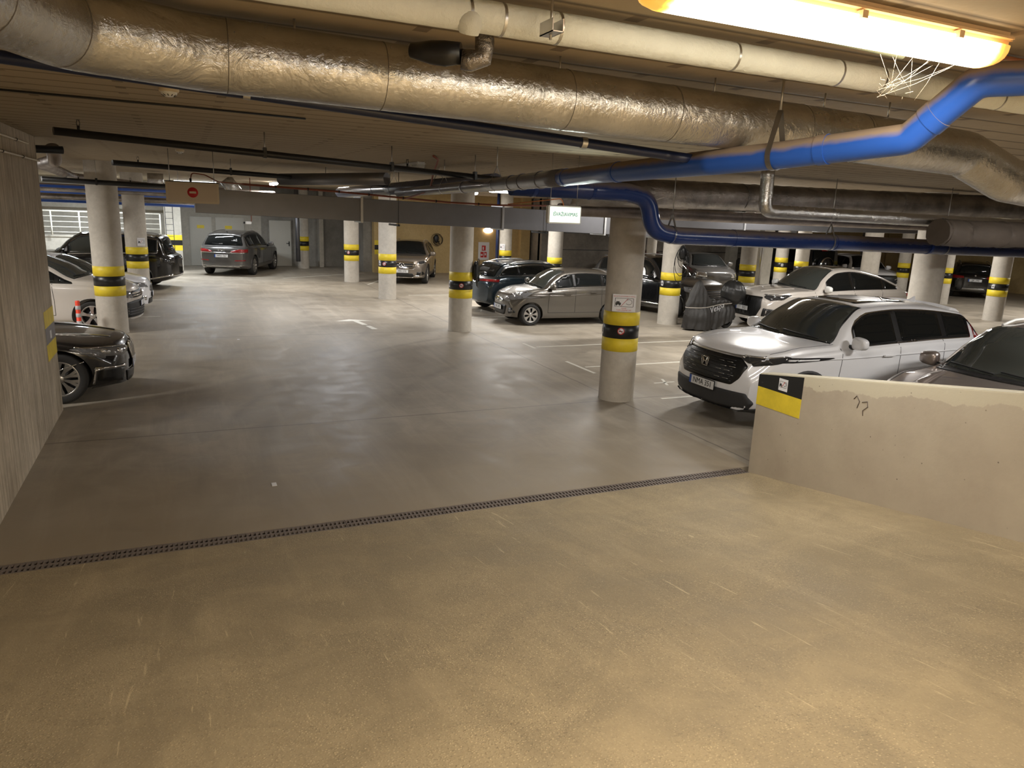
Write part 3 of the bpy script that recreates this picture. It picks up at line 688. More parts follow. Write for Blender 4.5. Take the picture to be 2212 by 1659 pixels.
obj('elbow', tube(bend([(-0.14, 0.12, -0.005), (-0.02, 0.02, -0.02), (0.02, -.03, 0.03), (0.02, -0.05, 0.14)], 0.05), [0.030] * 2 + [0.038] * 16 + [0.036] * 2, 20), M['black_pipe'], bk) if False else obj('elbow', tube([(-0.13, 0.10, 0.0), (-0.07, 0.05, -0.008), (-0.03, 0.02, -0.012), (0.02, -0.01, -0.01)], [0.026, 0.040, 0.043, 0.036], 20), M['black_pipe'], bk)
obj('foil_cap', tube([(0.02, -0.01, -0.03), (0.05, -0.02, -0.032), (0.09, -0.04, -0.02), (0.095, -.04, 0.03), (0.09, -.04, .11)], [0.034, 0.037, 0.036, 0.034, 0.030], 16, wob=.12, rng=random.Random(2)), M['foil_crumple'], bk)
run('blue_feed_pipe', [(-1.6, 3.6, 3.435), (-0.6, 3.6, 3.41), (1.83, 3.6, 3.29), (2.5, 3.52, 3.245), (2.63, 3.42, 3.225)], 0.026, 'blue_dark', 'thin dark blue pipe just below the foil duct joining the bright blue sewer pipe', 'pipe', 16, 0.1, joints=(1.9, 3.6), jm='steel', jr=1.12, jw=.03)
run('blue_sewer_pipe', [(2.98, 5.9, 3.20), (2.77, 4.49, 3.20), (2.63, 3.3, 3.205), (2.74, 2.90, 3.23), (2.91, 2.34, 3.28), (2.95, 2.09, 3.49), (3.35, 1.75, 3.51), (4.6, 1.2, 3.51)], 0.066, 'blue_pipe',
    'bright blue sewer pipe climbing past the right end of the lit lamp', 'pipe', 36, 0.09, joints=(0.4, 1.45, 3.25, 3.75), jr=1.06, jw=0.05, hang=(3.0,), hup=0.15)
run('grey_sewer_pipe', [(3.92, 14.33, 3.19), (3.2, 7.31, 3.20), (2.98, 5.9, 3.20), (2.94, 5.6, 3.20)], 0.074, 'grey_pipe',
    'dark grey-blue sewer pipe running away from the bright blue one', 'pipe', 36, 0.09, joints=(5.2, 7.2, 7.6, 8.2), jr=1.08, jw=0.05, hang=(6.6, 4.0), hup=0.12)
run('blue_lower_pipe', [(3.75, 8.5, 3.225), (5.45, 8.55, 3.225), (5.80, 8.55, 3.17), (5.93, 8.55, 2.73), (6.32, 8.55, 2.675), (8.55, 8.55, 2.652), (15.7, 8.55, 2.57)], 0.120, 'blue_navy',
    'long navy-blue pipe with an S-bend in front of the nearest column', 'pipe', 32, 0.34, joints=(0.3, 1.15, 2.75, 3.85, 5.85, 8.0), jr=1.04, jw=0.05, hang=(2.75, 5.75, 8.4), hup=0.16)
run('foil_duct', [(4.85, 9.08, 3.22), (7.2, 9.08, 3.26), (9.9, 9.08, 3.29), (13.7, 9.08, 3.36), (18, 9.08, 3.38)], 0.20, 'foil_crumple', 'crumpled foil duct in the second rank above the nearest column', 'duct', 32, 0.3, 0.08, 0.05, joints=(1.2, 3.0, 4.6, 6.4), jm='seam', jr=1.005, jw=.008)
run('foil_duct', [(4.85, 9.3, 2.97), (9, 9.3, 2.965), (17, 9.3, 2.97)], 0.085, 'foil_dull', 'straight dull foil pipe just above the S-bend blue pipe', 'duct', 24, 0.3, 0.1, 0.02, joints=(1.5, 3.2, 5.2, 7), jm='seam', jr=1.01, jw=.008)
run('foil_duct', [(6.93, 7.55, 3.56), (6.95, 7.55, 3.05), (10.3, 7.55, 3.03), (15, 7.5, 3.02)], 0.085, 'foil', 'foil pipe dropping from the ceiling then turning right', 'duct', 24, 0.12, 0.05, 0.02)
run('wrapped_duct', [(9.98, 7.3, 2.87), (10.0, 7.3, 2.87), (10.04, 7.3, 2.87), (10.5, 7.3, 2.86), (11.3, 7.25, 2.87), (14, 7.2, 2.9)], 0.19, 'brown_wrap', 'dusty brown wrapped duct hanging at the right edge above the blue pipe', 'duct', 28, 0.3, 0.1, 0.10)
run('foil_duct', [(-1.50, 11.75, 3.50), (-1.50, 11.9, 3.34), (-1.9, 13.6, 3.34), (-2.1, 19.0, 3.28), (-0.9, 24, 3.24), (3, 27, 3.2)], 0.085, 'foil_dull', 'grey foil duct running back beside the left columns', 'duct', 24, 1.0, 0.2, 0.03)
for x, y, lab in ((-0.55, 22.5, 'short foil stub duct hanging above the no-entry sign box'), (1.3, 24.2, 'slanted foil stub duct right of the no-entry sign box')):
    run('foil_stub', [(x, y, CEIL - 0.06), (x + (0.3 if x > 0 else 0), y, CEIL - 0.45)], 0.20, 'foil', lab, 'duct', 24)
# big bare sheet-metal tubes in the middle distance
run('sheet_duct', [(1.75, 14.6, 3.33), (3.3, 12.8, 3.38)], 0.105, 'galv', 'bare sheet-metal tube above the long grey duct, left one', 'duct', 32)
run('sheet_duct', [(3.7, 19.0, 3.22), (4.25, 10.2, 3.33)], 0.12, 'grey_pipe', 'dark grey round pipe running back under the sprinkler pipes', 'pipe', 28, joints=(3, 5.0, 6.2, 7.0), jm='black_pipe', jr=1.02, jw=.02, hang=(4.2, 6.6))
# long rectangular duct
gd = empty('rectangular_duct', (0, 0, 0), 0, 'long rectangular grey sheet-metal duct crossing below the ceiling pipes', 'duct')
def duct_piece(x0, x1, y0, y1, zt0, zb0, zt1, zb1, dp=0.6):
    bm = bmesh.new(); v = []
    for x, y, zb, zt in ((x0, y0, zb0, zt0), (x1, y1, zb1, zt1)):
        v.append([bm.verts.new(p) for p in ((x, y, zb), (x, y + dp, zb), (x, y + dp, zt), (x, y, zt))])
    for k in range(4): bm.faces.new((v[0][k], v[0][(k + 1) % 4], v[1][(k + 1) % 4], v[1][k]))
    bm.faces.new(v[0][::-1]); bm.faces.new(v[1]); bmesh.ops.recalc_face_normals(bm, faces=bm.faces[:]); bmesh.ops.bevel(bm, geom=bm.edges[:], offset=.006, segments=1, affect='EDGES'); return bm
xs_ = [0.25, 3.35, 6.45, 9.05, 10.45, 13.2, 16.2, 20.5]; Yd = 15.0
zt_ = lambda x: 3.105 - 0.024 * max(0, min(x, 6.5) - 0.2) if x < 6.5 else 2.955; zb_ = lambda x: 2.665 - 0.024 * (min(x, 6.5) - 0.2) if x < 6.5 else 2.515 - .012 * (x - 6.5) if x < 10.2 else 2.70
zt_ = lambda x: 3.11 - 0.0170 * (x - 0.3) if x < 9.6 else 2.95 + .006 * (x - 9.6)
zb_ = lambda x: 2.665 - 0.0195 * (x - 0.3) if x < 10.5 else 2.68 + 0.010 * (x - 10.5)
for i in range(len(xs_) - 1):
    a, b = xs_[i], xs_[i + 1]; e = 1e-6
    obj('duct_section', duct_piece(a + .01, b - .01, Yd, Yd, zt_(a + e), zb_(a + e if a != 10.45 else 10.6), zt_(b - e), zb_(b - e if b != 10.45 else 10.3)), M['galv'], gd)
for x in xs_[1:-1]:
    zt, zb = zt_(x) + 0.03, zb_(x - .01) - 0.03; obj('flange', box((x - 0.025, Yd - 0.03, zb), (x + 0.025, Yd + 0.63, zt), 0.004), M['steel'], gd)
for x in (4.1, 7.5, 9.6):
    for dy in (-0.05, 0.65): obj('drop_rod', tube([(x, Yd + dy, zb_(x) - 0.05), (x, Yd + dy, CEIL)], 0.006, 6), M['black_pipe'], gd)
    obj('carrier_rail', box((x - 0.02, Yd - 0.08, zb_(x) - 0.06), (x + 0.02, Yd + 0.68, zb_(x) - 0.02)), M['black_pipe'], gd)
# sprinkler pipes
def sprinkler(parent, p, base):
    bm = bmesh.new(); x, y, z = Vector(p) - Vector(base); add_tube(bm, [(x, y, z), (x, y, z + 0.04)], 0.012, 10)
    for s_ in (1, -1): add_tube(bm, [(x + s_ * .010, y, z + 0.04), (x + s_ * 0.013, y, z + 0.065), (x + s_ * .006, y, z + .085)], 0.003, 6)
    add_lathe(bm, [(0.001, z + .085), (0.018, z + .085), (0.018, z + .088), (0.001, z + .088)], 12, (x, y, 0)); obj('sprinkler_head', bm, M['black_pipe'], parent)
def sprk(pts, r, label, heads, rods):
    t = run('sprinkler_pipe', pts, r, 'black_pipe', label, 'pipe', 20); a = Vector(pts[0]); b = Vector(pts[-1])
    for u in heads: sprinkler(t, a.lerp(b, u) + Vector((0, 0, r * .8)), a)
    for u in rods:
        p = a.lerp(b, u) - a; bm = bmesh.new(); add_tube(bm, [(p.x, p.y, p.z - r), (p.x, p.y, CEIL - a.z)], 0.006, 6); obj('hanger_rod', bm, M['steel'], t)
        obj('pipe_clip', box((p.x - .018, p.y - r - .008, p.z - r - .008), (p.x + .018, p.y + r + .008, p.z + r + .03), .004), M['black_pipe'], t)
sprk([(-0.95, 7.6, 3.424), (4.3, 9.4, 3.315)], 0.034, 'nearest black sprinkler pipe, ending at a capped end on the left', (0.035, 0.66), (0.34, 0.62, 0.85))
sprk([(-0.9, 13.1, 3.40), (4.9, 15.6, 3.335)], 0.042, 'second black sprinkler pipe above the no-entry sign', (0.06, 0.62), (0.3, 0.6))
sprk([(-2.4, 17.0, 3.17), (0.6, 18.0, 3.14), ], 0.05, 'third black sprinkler pipe at far left passing behind the no-entry sign', (0.2, 0.5), (0.3, 0.8))
for i, (y, z, r, lab) in enumerate(((21.0, 3.10, 0.05, 'upper blue pipe at far left in front of the first columns'), (25.5, 2.98, 0.06, 'middle blue pipe at far left above the white railing'), (27.0, 2.72, 0.07, 'lowest blue pipe at far left above the white railing'))):
    run('blue_pipe', [(-9, y, z + .02), (1.1, y, z - 0.02)], r, 'blue_pipe', lab, 'pipe', 16)
for y, z, r, lab in ((24.0, 3.05, 0.07, 'silver foil pipe at far left between two blue pipes'), (26.2, 2.85, 0.09, 'lower silver foil pipe at far left between blue pipes')):
    run('foil_pipe', [(-9, y, z), (0.9, y, z - .03)], r, 'foil_crumple', lab, 'pipe', 16, wob=.05, step=.3)
run('conduit', [(-1.60, 5.5, 3.30), (-1.60, 11.3, 3.30)], 0.012, 'cream_plastic', 'pale conduit clipped along the upper edge of the near left wall', 'conduit', 10, joints=(2.5, 3.6, 4.7), jm='black_pipe', jr=1.5, jw=.012)
run('conduit', [(-1.60, 5.5, 3.44), (-1.60, 10.6, 3.47)], 0.012, 'cream_plastic', 'higher pale conduit on the near left wall by the ceiling', 'conduit', 10, joints=(2.6, 4.4), jm='black_pipe', jr=1.5, jw=.012)
run('black_cone_pipe', [(-1.9, 11.3, 3.44), (-1.35, 11.5, 3.46), (-0.95, 11.6, 3.49)], [0.05, 0.05, 0.05], 'black_pipe', 'short black pipe poking out above the left wall end', 'pipe', 16, 0.02)
run('black_cable', [(-4, 6.25, CEIL - .012), (0.05, 6.42, CEIL - .012), (1.0, 6.55, CEIL - .01)], 0.008, 'black_pipe', 'thin black cable on the ceiling leading to the smoke detector', 'cable', 8)
run('red_cable', [(0.9, 12.3, 3.16), (2.5, 12.4, 3.115), (4.3, 12.5, 3.03), (5.3, 12.5, 3.02), (6.6, 12.5, 3.06)], 0.016, 'copper_wire', 'red-brown cable bundle running along the top of the rectangular duct', 'cable', 8, 0.5, joints=(.5, 1.0, 1.5, 2.0, 2.6, 3.2, 4), jm='black_pipe', jr=1.5, jw=.02)
run('red_cable', [(3.1, 9.6, 3.585), (3.3, 10.0, 3.57), (3.42, 10.6, 3.40), (3.60, 11.3, 3.18), (3.5, 12.3, 3.06)], 0.014, 'copper_wire', 'red-brown cable dropping from the ceiling to the duct', 'cable', 8, 0.3)
run('orange_conduit', [(1.2, 2.08, 3.585), (3.6, 2.08, 3.585)], 0.0085, 'orange_wire', 'thin orange conduit on the ceiling above the lit lamp', 'conduit', 10, joints=(.75, 1.15, 1.5, 1.85), jr=1.5, jw=.012)
# ------------------------------------------------------------------ lamps
def emis(name, c, s, base=(0.8, 0.8, 0.8)):
    m, nt, p = newmat(name); p.inputs['Base Color'].default_value = (*base, 1); p.inputs['Emission Color'].default_value = (*c, 1); p.inputs['Emission Strength'].default_value = s; p.inputs['Roughness'].default_value = 0.4; return m
M['glow_neut'] = emis('tube_glow', NEUT, 14.0); M['glow_cool'] = emis('cool_tube_glow', COOL, 10.0)
def warm_glow():
    m, nt, p = newmat('yellowed_lit_diffuser'); v = coords(nt); X, Y, Z = sepxyz(nt, v)
    n_ = noise(nt, v, 5.0, 5, 0.65, .5)
    e = mathn(nt, 'ABSOLUTE', X); e = mathn(nt, 'ADD', e, mathn(nt, 'MULTIPLY', mathn(nt, 'SUBTRACT', n_, 0.5), 0.14))
    c = mix(nt, ramp(nt, e, [(0.655, 0.0), (0.71, 1.0)]), (1.0, 0.90, 0.68), (1.0, 0.42, 0.04))
    st = mix(nt, ramp(nt, e, [(0.635, 0.0), (0.73, 1.0)]), (4.5, 4.5, 4.5), (0.45, 0.45, 0.45))
    nt.links.new(c, p.inputs['Emission Color']); nt.links.new(mathn(nt, 'MULTIPLY', st, 1.0), p.inputs['Emission Strength'])
    p.inputs['Base Color'].default_value = (0.75, 0.6, 0.35, 1); p.inputs['Roughness'].default_value = 0.3
    return m
M['glow_warm'] = warm_glow(); M['clear_plastic'] = glassm('clear_diffuser', (0.40, 0.40, 0.38), 0.15)
M['lamp_body'] = simple('yellowed_lamp_body', (0.62, 0.42, 0.22), 0.5)
def area(loc, sx, sy, power, color, parent, rot=(0, 0, 0), spread=None):
    l = bpy.data.lights.new('tube_light', 'AREA'); l.shape = 'RECTANGLE'; l.size = sx; l.size_y = sy; l.energy = power; l.color = color
    if spread: l.spread = spread
    o = bpy.data.objects.new('tube_light', l); COL.objects.link(o); o.location = loc; o.rotation_euler = rot; o.parent = parent; return o
def batten(x, y, rz, L_, label, lit=True, power=60, color=NEUT, glow='glow_neut', z=CEIL, body='white_plastic', group=None, w=0.16, h=0.12):
    t = empty('ceiling_lamp', (x, y, z), rz, label, 'lamp', group)
    hl = L_ / 2
    b1 = box((-hl, -w * .5, -h * 0.42), (hl, w * .5, -0.001), 0.02, 2); obj('lamp_housing', b1, M[body], t, smooth=50)
    bm = bmesh.new(); n = 10; prof = []
    for k in range(n + 1):
        a = PI * k / n; prof.append((math.cos(a) * (w * 0.5 - .008), -h * 0.40 - (h * 0.60) * math.sin(a) ** 0.75))
    rows = []
    for xx, s_ in ((-hl + 0.004, 0.55), (-hl + 0.02, 0.86), (-hl + 0.06, 1), (hl - 0.06, 1), (hl - 0.02, 0.86), (hl - 0.004, 0.55)):
        rows.append([bm.verts.new((xx, p[0] * (0.6 + .4 * s_), -h * 0.40 + (p[1] + h * 0.40) * s_)) for p in prof])
    for A_, B_ in zip(rows, rows[1:]):
        for k in range(n): f = bm.faces.new((A_[k], A_[k + 1], B_[k + 1], B_[k])); f.smooth = True
    bm.faces.new(rows[0][::-1]); bm.faces.new(rows[-1]); bmesh.ops.recalc_face_normals(bm, faces=bm.faces[:])
    obj('diffuser', bm, M[glow] if lit else M['clear_plastic'], t)
    for sx in (-0.6, 0.0, 0.6): obj('clip', box((sx * hl - .012, -w * .5 - .006, -h * 0.5), (sx * hl + .012, w * .5 + .006, -h * 0.30)), M[body], t)
    if lit: area((0, 0, -h - 0.012), L_ * 0.94, w * 0.8, power, color, t)
    return t
PW = 1.0
batten(2.01, 1.93, 0.0, 1.53, 'big lit warm fluorescent lamp at the top right close to the viewer', power=22 * PW, color=(1.0, 0.86, 0.66), glow='glow_warm', body='lamp_body', w=0.17, h=0.115)
def tube_row(lst, label_fmt, color=NEUT, glow='glow_neut', power=60, z=CEIL):
    for i, (x, y, rz, lab) in enumerate(lst): batten(x, y, rz, 1.5, lab, True, power, color, glow, z, group=None)
tube_row([(9.5, 21.5, 0, 'lit ceiling lamp over the beige hatchback'),
          
          (-5.0, 16.0, 0, 'lit ceiling lamp over the left bays between black and white cars'), (-6.0, 23.5, 0, 'lit ceiling lamp over the left bays by the long black SUV'), (-5.5, 10.0, 0, 'lit ceiling lamp behind the near left wall'),
          (10.8, 3.6, 0, 'lit ceiling lamp over the white family SUV'), (22.0, 17.0, 0, 'lit ceiling lamp in the far right aisle'), (29.0, 15.5, 0, 'lit ceiling lamp at the far right'), (21.0, 23.8, 0, 'lit ceiling lamp before the rough back wall')],
         '', power=98 * PW)
batten(10.8, 11.8, 0, 1.5, 'added fill lamp over the bays right of the nearest column', True, 88 * PW)  # fill light added to brighten these bays
batten(9.3, 25.8, 0, 1.5, 'lit ceiling lamp in front of the star-badged SUV', True, 45 * PW)
batten(-3.0, 31.5, 0, 1.5, 'lit cool ceiling lamp above the white railing on the far left', True, 170 * PW, COOL, 'glow_cool')
batten(3.38, 11.8, PI / 2 + .05, 1.3, 'unlit ceiling lamp beside the nearest sprinkler pipe', False)
batten(14.5, 11.0, 0.1, 1.3, 'unlit clear ceiling lamp at the right edge under the blue pipe', False, z=2.62)
batten(2.2, -1.3, 0, 1.5, 'added unseen fill lamp over the ramp just behind the viewer', True, 80 * PW, (1.0, 0.88, 0.70))  # added out of view to light the ramp and the foil duct
batten(2.2, -4.2, 0, 1.5, 'added unseen fill lamp over the ramp farther behind the viewer', True, 170 * PW, (1.0, 0.88, 0.70))  # second added lamp out of view, frontal fill for column and left wall
batten(3.0, 27.0, PI / 2, 1.5, 'lit ceiling lamp far down the aisle above the long duct', True, 62 * PW)
batten(4.0, 20.6, PI / 2, 1.5, 'lit ceiling lamp halfway down the aisle', True, 66 * PW, (0.93, 0.95, 1.0))
batten(4.95, 4.9, 0, 1.5, 'added fill lamp hidden behind the foil duct and blue sewer pipe', True, 27 * PW)  # added out of sight to brighten the nearest column and low wall
batten(0.6, 31.0, 0, 1.5, 'added fill lamp before the far left doors', True, 75 * PW, COOL, 'glow_cool')  # added because the door wall stayed too dark
batten(9.8, 15.8, 0, 1.5, 'lit ceiling lamp over the bays behind the nearest column', True, 52 * PW)
batten(15.5, 12.5, 0, 1.5, 'lit ceiling lamp over the pearl coupe SUV', True, 66 * PW)
wl = empty('wall_lamp', (13.4, 32.88, 2.02), 0, 'small lit oval wall lamp on the yellow wall', 'lamp')
bm = bmesh.new(); bmesh.ops.create_uvsphere(bm, u_segments=20, v_segments=10, radius=1); bmesh.ops.scale(bm, verts=bm.verts[:], vec=(0.24, 0.08, 0.12))
for f in bm.faces: f.smooth = True
obj('lamp_glass', bm, emis('pinkish_glow', (1.0, 0.78, 0.62), 7.0), wl); obj('lamp_base', box((-0.2, 0.0, -0.09), (0.2, 0.02, 0.09)), M['white_plastic'], wl)
area((0, -0.12, -0.02), 0.4, 0.15, 10, (1, .8, .6), wl, (-PI / 2, 0, 0))
# ------------------------------------------------------------------ hanging signs
t = empty('sign_box', (0.19, 12.0, 3.0), 0, 'unlit cream sign box with red no-entry disc on the left', 'sign')
obj('box_body', box((-0.36, 0, -0.155), (0.36, 0.10, 0.145), 0.01), M['cream_plastic'], t)
obj('box_panel', box((-0.33, -0.006, -0.125), (0.33, 0.002, 0.12), 0.003), simple('sign_face_dull', (0.58, 0.47, 0.34), 0.4), t)
obj('box_edge', box((-0.365, -0.004, 0.143), (0.365, 0.104, 0.155)), M['black_pipe'], t)
bm = bmesh.new(); add_lathe(bm, [(0.001, -0.010), (0.072, -0.010), (0.074, -0.004)], 32, (0.0, 0, 0.0), 'Y'); obj('no_entry_disc', bm, M['red'], t)
obj('no_entry_bar', box((-0.045, -0.0125, -0.014), (0.045, -0.010, 0.014)), M['cream_plastic'], t)
obj('cable_gland', tube([(-0.02, 0.05, 0.15), (-0.02, 0.05, 0.20)], 0.016, 12), M['black_pipe'], t)
obj('feed_cable', tube(bend([(-0.02, 0.05, 0.19), (0.0, 0.05, 0.28), (0.18, 0.06, 0.26), (0.36, .08, 0.17), (0.75, .3, 0.16)], 0.1), 0.008, 8), M['copper_wire'], t)
for x in (-0.30, 0.30): obj('hanger_rod', tube([(x, 0.05, 0.15), (x, 0.05, 0.6)], 0.005, 6), M['steel'], t)
t = empty('sign_box', (4.26, 8.0, 2.90), 0, 'lit green-white exit sign box hanging before the rectangular duct', 'sign')
obj('box_body', box((-0.225, 0, -0.108), (0.225, 0.08, 0.105), 0.01), M['white_plastic'], t)
obj('lit_panel', box((-0.208, -0.006, -0.092), (0.208, 0.002, 0.090), 0.003), emis('lit_sign_panel', (0.86, 1.0, 0.88), 0.42, (.8, .85, .75)), t)
me = text_mesh('IŠVAŽIAVIMAS', 0.062, 0.001, xs=0.86); me.transform(frame_mat((0.0, -0.008, 0.002), (1, 0, 0), (0, 0, 1))); obj('sign_lettering', me, simple('teal_ink', (0.02, 0.30, 0.27), 0.5), t)
obj('feed_cable', tube(bend([(-0.5, 0.6, 0.10), (-0.15, 0.1, 0.17), (-0.03, 0.05, 0.19), (0.0, .05, 0.105)], 0.1), 0.006, 8), M['orange_wire'], t)
for x in (-0.18, 0.18): obj('hanger_rod', tube([(x, 0.05, 0.10), (x, 0.05, 0.7)], 0.004, 6), M['steel'], t)
area((0, -0.03, 0), 0.40, 0.17, 4, (0.88, 1, 0.9), t, (-PI / 2, 0, 0))
# ------------------------------------------------------------------ detectors, camera, chargers, notices
for x, y, lab in ((-0.02, 5.5, 'white smoke detector on the ceiling near the foil duct'), (0.05, 12.1, 'smaller, farther smoke detector above the second sprinkler pipe')):
    t = empty('smoke_detector', (x, y, CEIL), 0, lab, 'detector')
    bm = bmesh.new(); add_lathe(bm, [(0.062, 0), (0.062, -0.022), (0.056, -0.030), (0.0, -0.030)], 28); obj('detector_base', bm, M['cream_plastic'], t)
    bm = bmesh.new(); add_lathe(bm, [(0.05, -0.030), (0.047, -0.045), (0.022, -0.058), (0.0, -0.058)], 28); obj('detector_head', bm, M['white_plastic'], t)
    bm = bmesh.new()
    for k in range(10): a = 2 * PI * k / 10; c, s_ = math.cos(a), math.sin(a); add_tube(bm, [(c * .030 - s_ * .006, s_ * .030 + c * .006, -0.054), (c * .046 - s_ * .006, s_ * .046 + c * .006, -0.044)], 0.0035, 4)
    obj('detector_vent', bm, M['black_pipe'], t)
def charger(x, y, z, nrm, label, s_=1.0, loops=4, hang_=0):
    t = empty('charging_box', (x, y, z), nrm, label, 'car charger')
    bm = bmesh.new(); bmesh.ops.create_uvsphere(bm, u_segments=20, v_segments=14, radius=1)
    for v in bm.verts: v.co.x *= 0.06 * s_; v.co.y *= 0.12 * s_; v.co.z *= 0.20 * s_
    for f in bm.faces: f.smooth = True
    obj('charger_body', bm, M['trim'], t)
    bm = bmesh.new(); rng = random.Random(int(x * 7))
    for k in range(loops):
        rr = (0.17 + 0.035 * k) * s_; off = rng.uniform(-.06, .06); el = 1.0 + (0.25 * k if hang_ else 0)
        pts = [(0.03 + 0.012 * k, off + rr * math.sin(a), (-0.05 - 0.10 * k * hang_ - rr * el * math.cos(a) * 1.05) * 1.0 + rng.uniform(-.012, .012)) for a in [2 * PI * i / 26 for i in range(27)]]
        add_tube(bm, pts, 0.009, 6)
    obj('cable_coil', bm, M['black'], t); obj('charger_plug', tube([(0.05, 0.1 * s_, -0.1), (0.08, 0.12 * s_, -0.26)], [0.03, 0.022], 10), M['black'], t)
    return t
charger(10.8, 32.82, 1.58, -PI / 2, 'round cable coil and black charger on the yellow wall right of the star-badged SUV', 1.0)
d = math.atan2(-16.95, -12.5) + 0.75
charger(12.5 + 0.36 * math.cos(d), 16.95 + 0.36 * math.sin(d), 2.02, d, 'black charger with hanging cables on the column by the covered scooter', 1.0, 4, 1)
d = math.atan2(-16.85, -6.19) + 1.45
charger(6.19 + 0.35 * math.cos(d), 16.85 + 0.35 * math.sin(d), 1.48, d, 'black charger with coiled cable on the right of the second middle column', 1.2)
tag(obj('meter_box', box((12.78, 16.55, 2.42), (12.98, 16.72, 2.72), 0.02), M['white_plastic']), 'grey meter box above the charger on the column by the scooter', 'box')
t = empty('fire_sign', (13.2, 32.88, 1.05), 0, 'white board with red fire symbols on the yellow wall', 'sign')
obj('board', box((-0.28, -0.012, -0.42), (0.28, 0.0, 0.42)), M['white'], t)
bm = bmesh.new()
for a_ in ((-.10, .02, .10, .26), (-.16, -.30, .0, -.04), (0.03, -.30, .16, -.04)): add_box(bm, (a_[0], -0.016, a_[1]), (a_[2], -0.011, a_[3]))
obj('red_symbols', bm, M['red'], t)
bm = bmesh.new()
for a_ in ((-.06, .06, .0, .2), (-.14, -.22, -.05, -.14), (0.06, -.2, .12, -.1)): add_box(bm, (a_[0], -0.018, a_[1]), (a_[2], -0.015, a_[3]))
obj('white_symbols', bm, M['white'], t)
t = empty('wall_board', (36.6, 20.5 + 9.9, 1.0), 0, 'grey notice board beside the black compact SUV at far right', 'sign'); obj('board', box((-0.4, -0.02, -0.5), (0.4, 0, 0.5)), M['white_plastic'], t); obj('board_print', box((-.1, -.024, -.25), (.1, -.02, .3)), M['grey_band'], t)
# delineator post
t = empty('marker_post', (-2.05, 17.4, 0), 0, 'slim orange-red plastic post with grey stripes beside the white carrier wheel', 'bollard')
bm = bmesh.new(); add_lathe(bm, [(0.001, 0), (0.10, 0), (0.10, 0.03), (0.045, 0.05), (0.045, 0.74), (0.04, 0.76), (0.001, 0.76)], 24); obj('post', bm, M['orange_red'], t)
for z in (0.26, 0.42, 0.58): bm = bmesh.new(); add_lathe(bm, [(0.046, z), (0.048, z + .002), (0.048, z + 0.078), (0.046, z + 0.08)], 24); obj('reflective_band', bm, M['reflect'], t)
# service pipe beside columns
tag(obj('steel_channel', tube([(4.80, 34.5, 0.35), (4.78, 34.5, CEIL)], 0.10, 12), M['galv']), 'pale steel channel standing before the column at the far left wall', 'pipe')
tag(obj('drain_pipe', tube([(19.0, 20.55, 0.5), (19.0, 20.55, CEIL)], 0.07, 14), M['steel']), 'grey downpipe right of the banded column by the rough wall', 'pipe')
tag(obj('back_panel', box((19.2, 20.8, 0.0), (19.75, 21.2, CEIL - .001)), M['pale_wall']), 'pale flat pier behind the grey downpipe', 'pier')
tag(obj('drain_pipe', tube([(10.95, 25.9, 0.0), (10.95, 25.9, CEIL)], 0.06, 14), M['blue_dark']), 'dark blue downpipe by the column before the fire sign', 'pipe')
tag(obj('camera_arm', tube([(1.98, 24.0, CEIL), (1.98, 24.0, 2.33), (1.9, 23.9, 2.30)], 0.012, 8), M['copper_wire']), 'thin red rod hanging down to the security camera', 'rod')
t = empty('security_camera', (1.92, 23.9, 2.28), 0.4, 'small white security camera hanging above the graphite SUV', 'camera'); obj('camera_body', box((-0.16, -0.05, -0.04), (0.04, 0.05, 0.04), 0.015), M['white_plastic'], t); obj('camera_lens', tube([(-.19, 0, 0), (-.155, 0, 0)], 0.028, 12), M['black'], t)
# railing and stair wall at far left
t = empty('railing', (-7.4, 33.4, 1.35), 0, 'white tubular railing above the long black SUV at far left', 'railing')
for x in [i * 0.95 for i in range(8)]: obj('post', tube([(x, 0, 0), (x, 0, 0.92)], 0.03, 8), M['white_paint'], t)
for z in (0.92, 0.72, 0.52, 0.32, 0.12): obj('rail', tube([(0, 0, z), (6.65, 0, z)], 0.028 if z > .9 else 0.014, 8), M['white_paint'], t)
t = empty('upper_rail', (-7.4, 35.0, 2.62), 0, 'single pale handrail line on the far left wall above the white railing', 'railing'); obj('rail', tube([(0, 0, 0), (6.9, 0, 0)], 0.04, 8), M['white_paint'], t)
t = empty('wire_ladder', (-0.55, 33.2, 1.0), 0, 'dark wire rack left of the yellow-black pier at the far left', 'rack')
for x in (0, 0.28): obj('upright', tube([(x, 0, -1.0), (x, 0, 1.6)], 0.012, 6), M['black_pipe'], t)
bm = bmesh.new()
for k in range(10): add_tube(bm, [(0, 0, -0.8 + .24 * k), (0.28, 0, -0.8 + .24 * k)], 0.008, 6)
obj('rungs', bm, M['black_pipe'], t)
# cobweb beneath the lamp
bm = bmesh.new(); rng = random.Random(9); c0 = Vector((2.33, 1.95, 3.42)); ends = []
for k in range(12):
    a = Vector((2.20 + 0.035 * k, 1.92 + rng.uniform(-.03, .06), 3.478)); b = c0 + Vector((rng.uniform(-.10, .12), rng.uniform(-.03, .05), -0.03 - rng.random() * 0.05)); add_tube(bm, [a, a.lerp(b, .5) + Vector((0, 0, -.008)), b], 0.00035, 3); ends.append(b)
for k in range(18):
    a, b = rng.sample(ends, 2); u = rng.random(); v_ = rng.random(); p = a.lerp(b, u) + Vector((rng.uniform(-.02, .02), 0, rng.uniform(0, .03))); add_tube(bm, [p, p + Vector((rng.uniform(-.03, .03), rng.uniform(-.01, .01), rng.uniform(-.012, .012)))], 0.0004, 3)
w_ = obj('cobweb', bm, simple('cobweb_silk', (0.30, 0.25, 0.20), 0.8)); tag(w_, 'dusty cobweb strands hanging from the lit warm lamp', 'cobweb', kind='stuff')
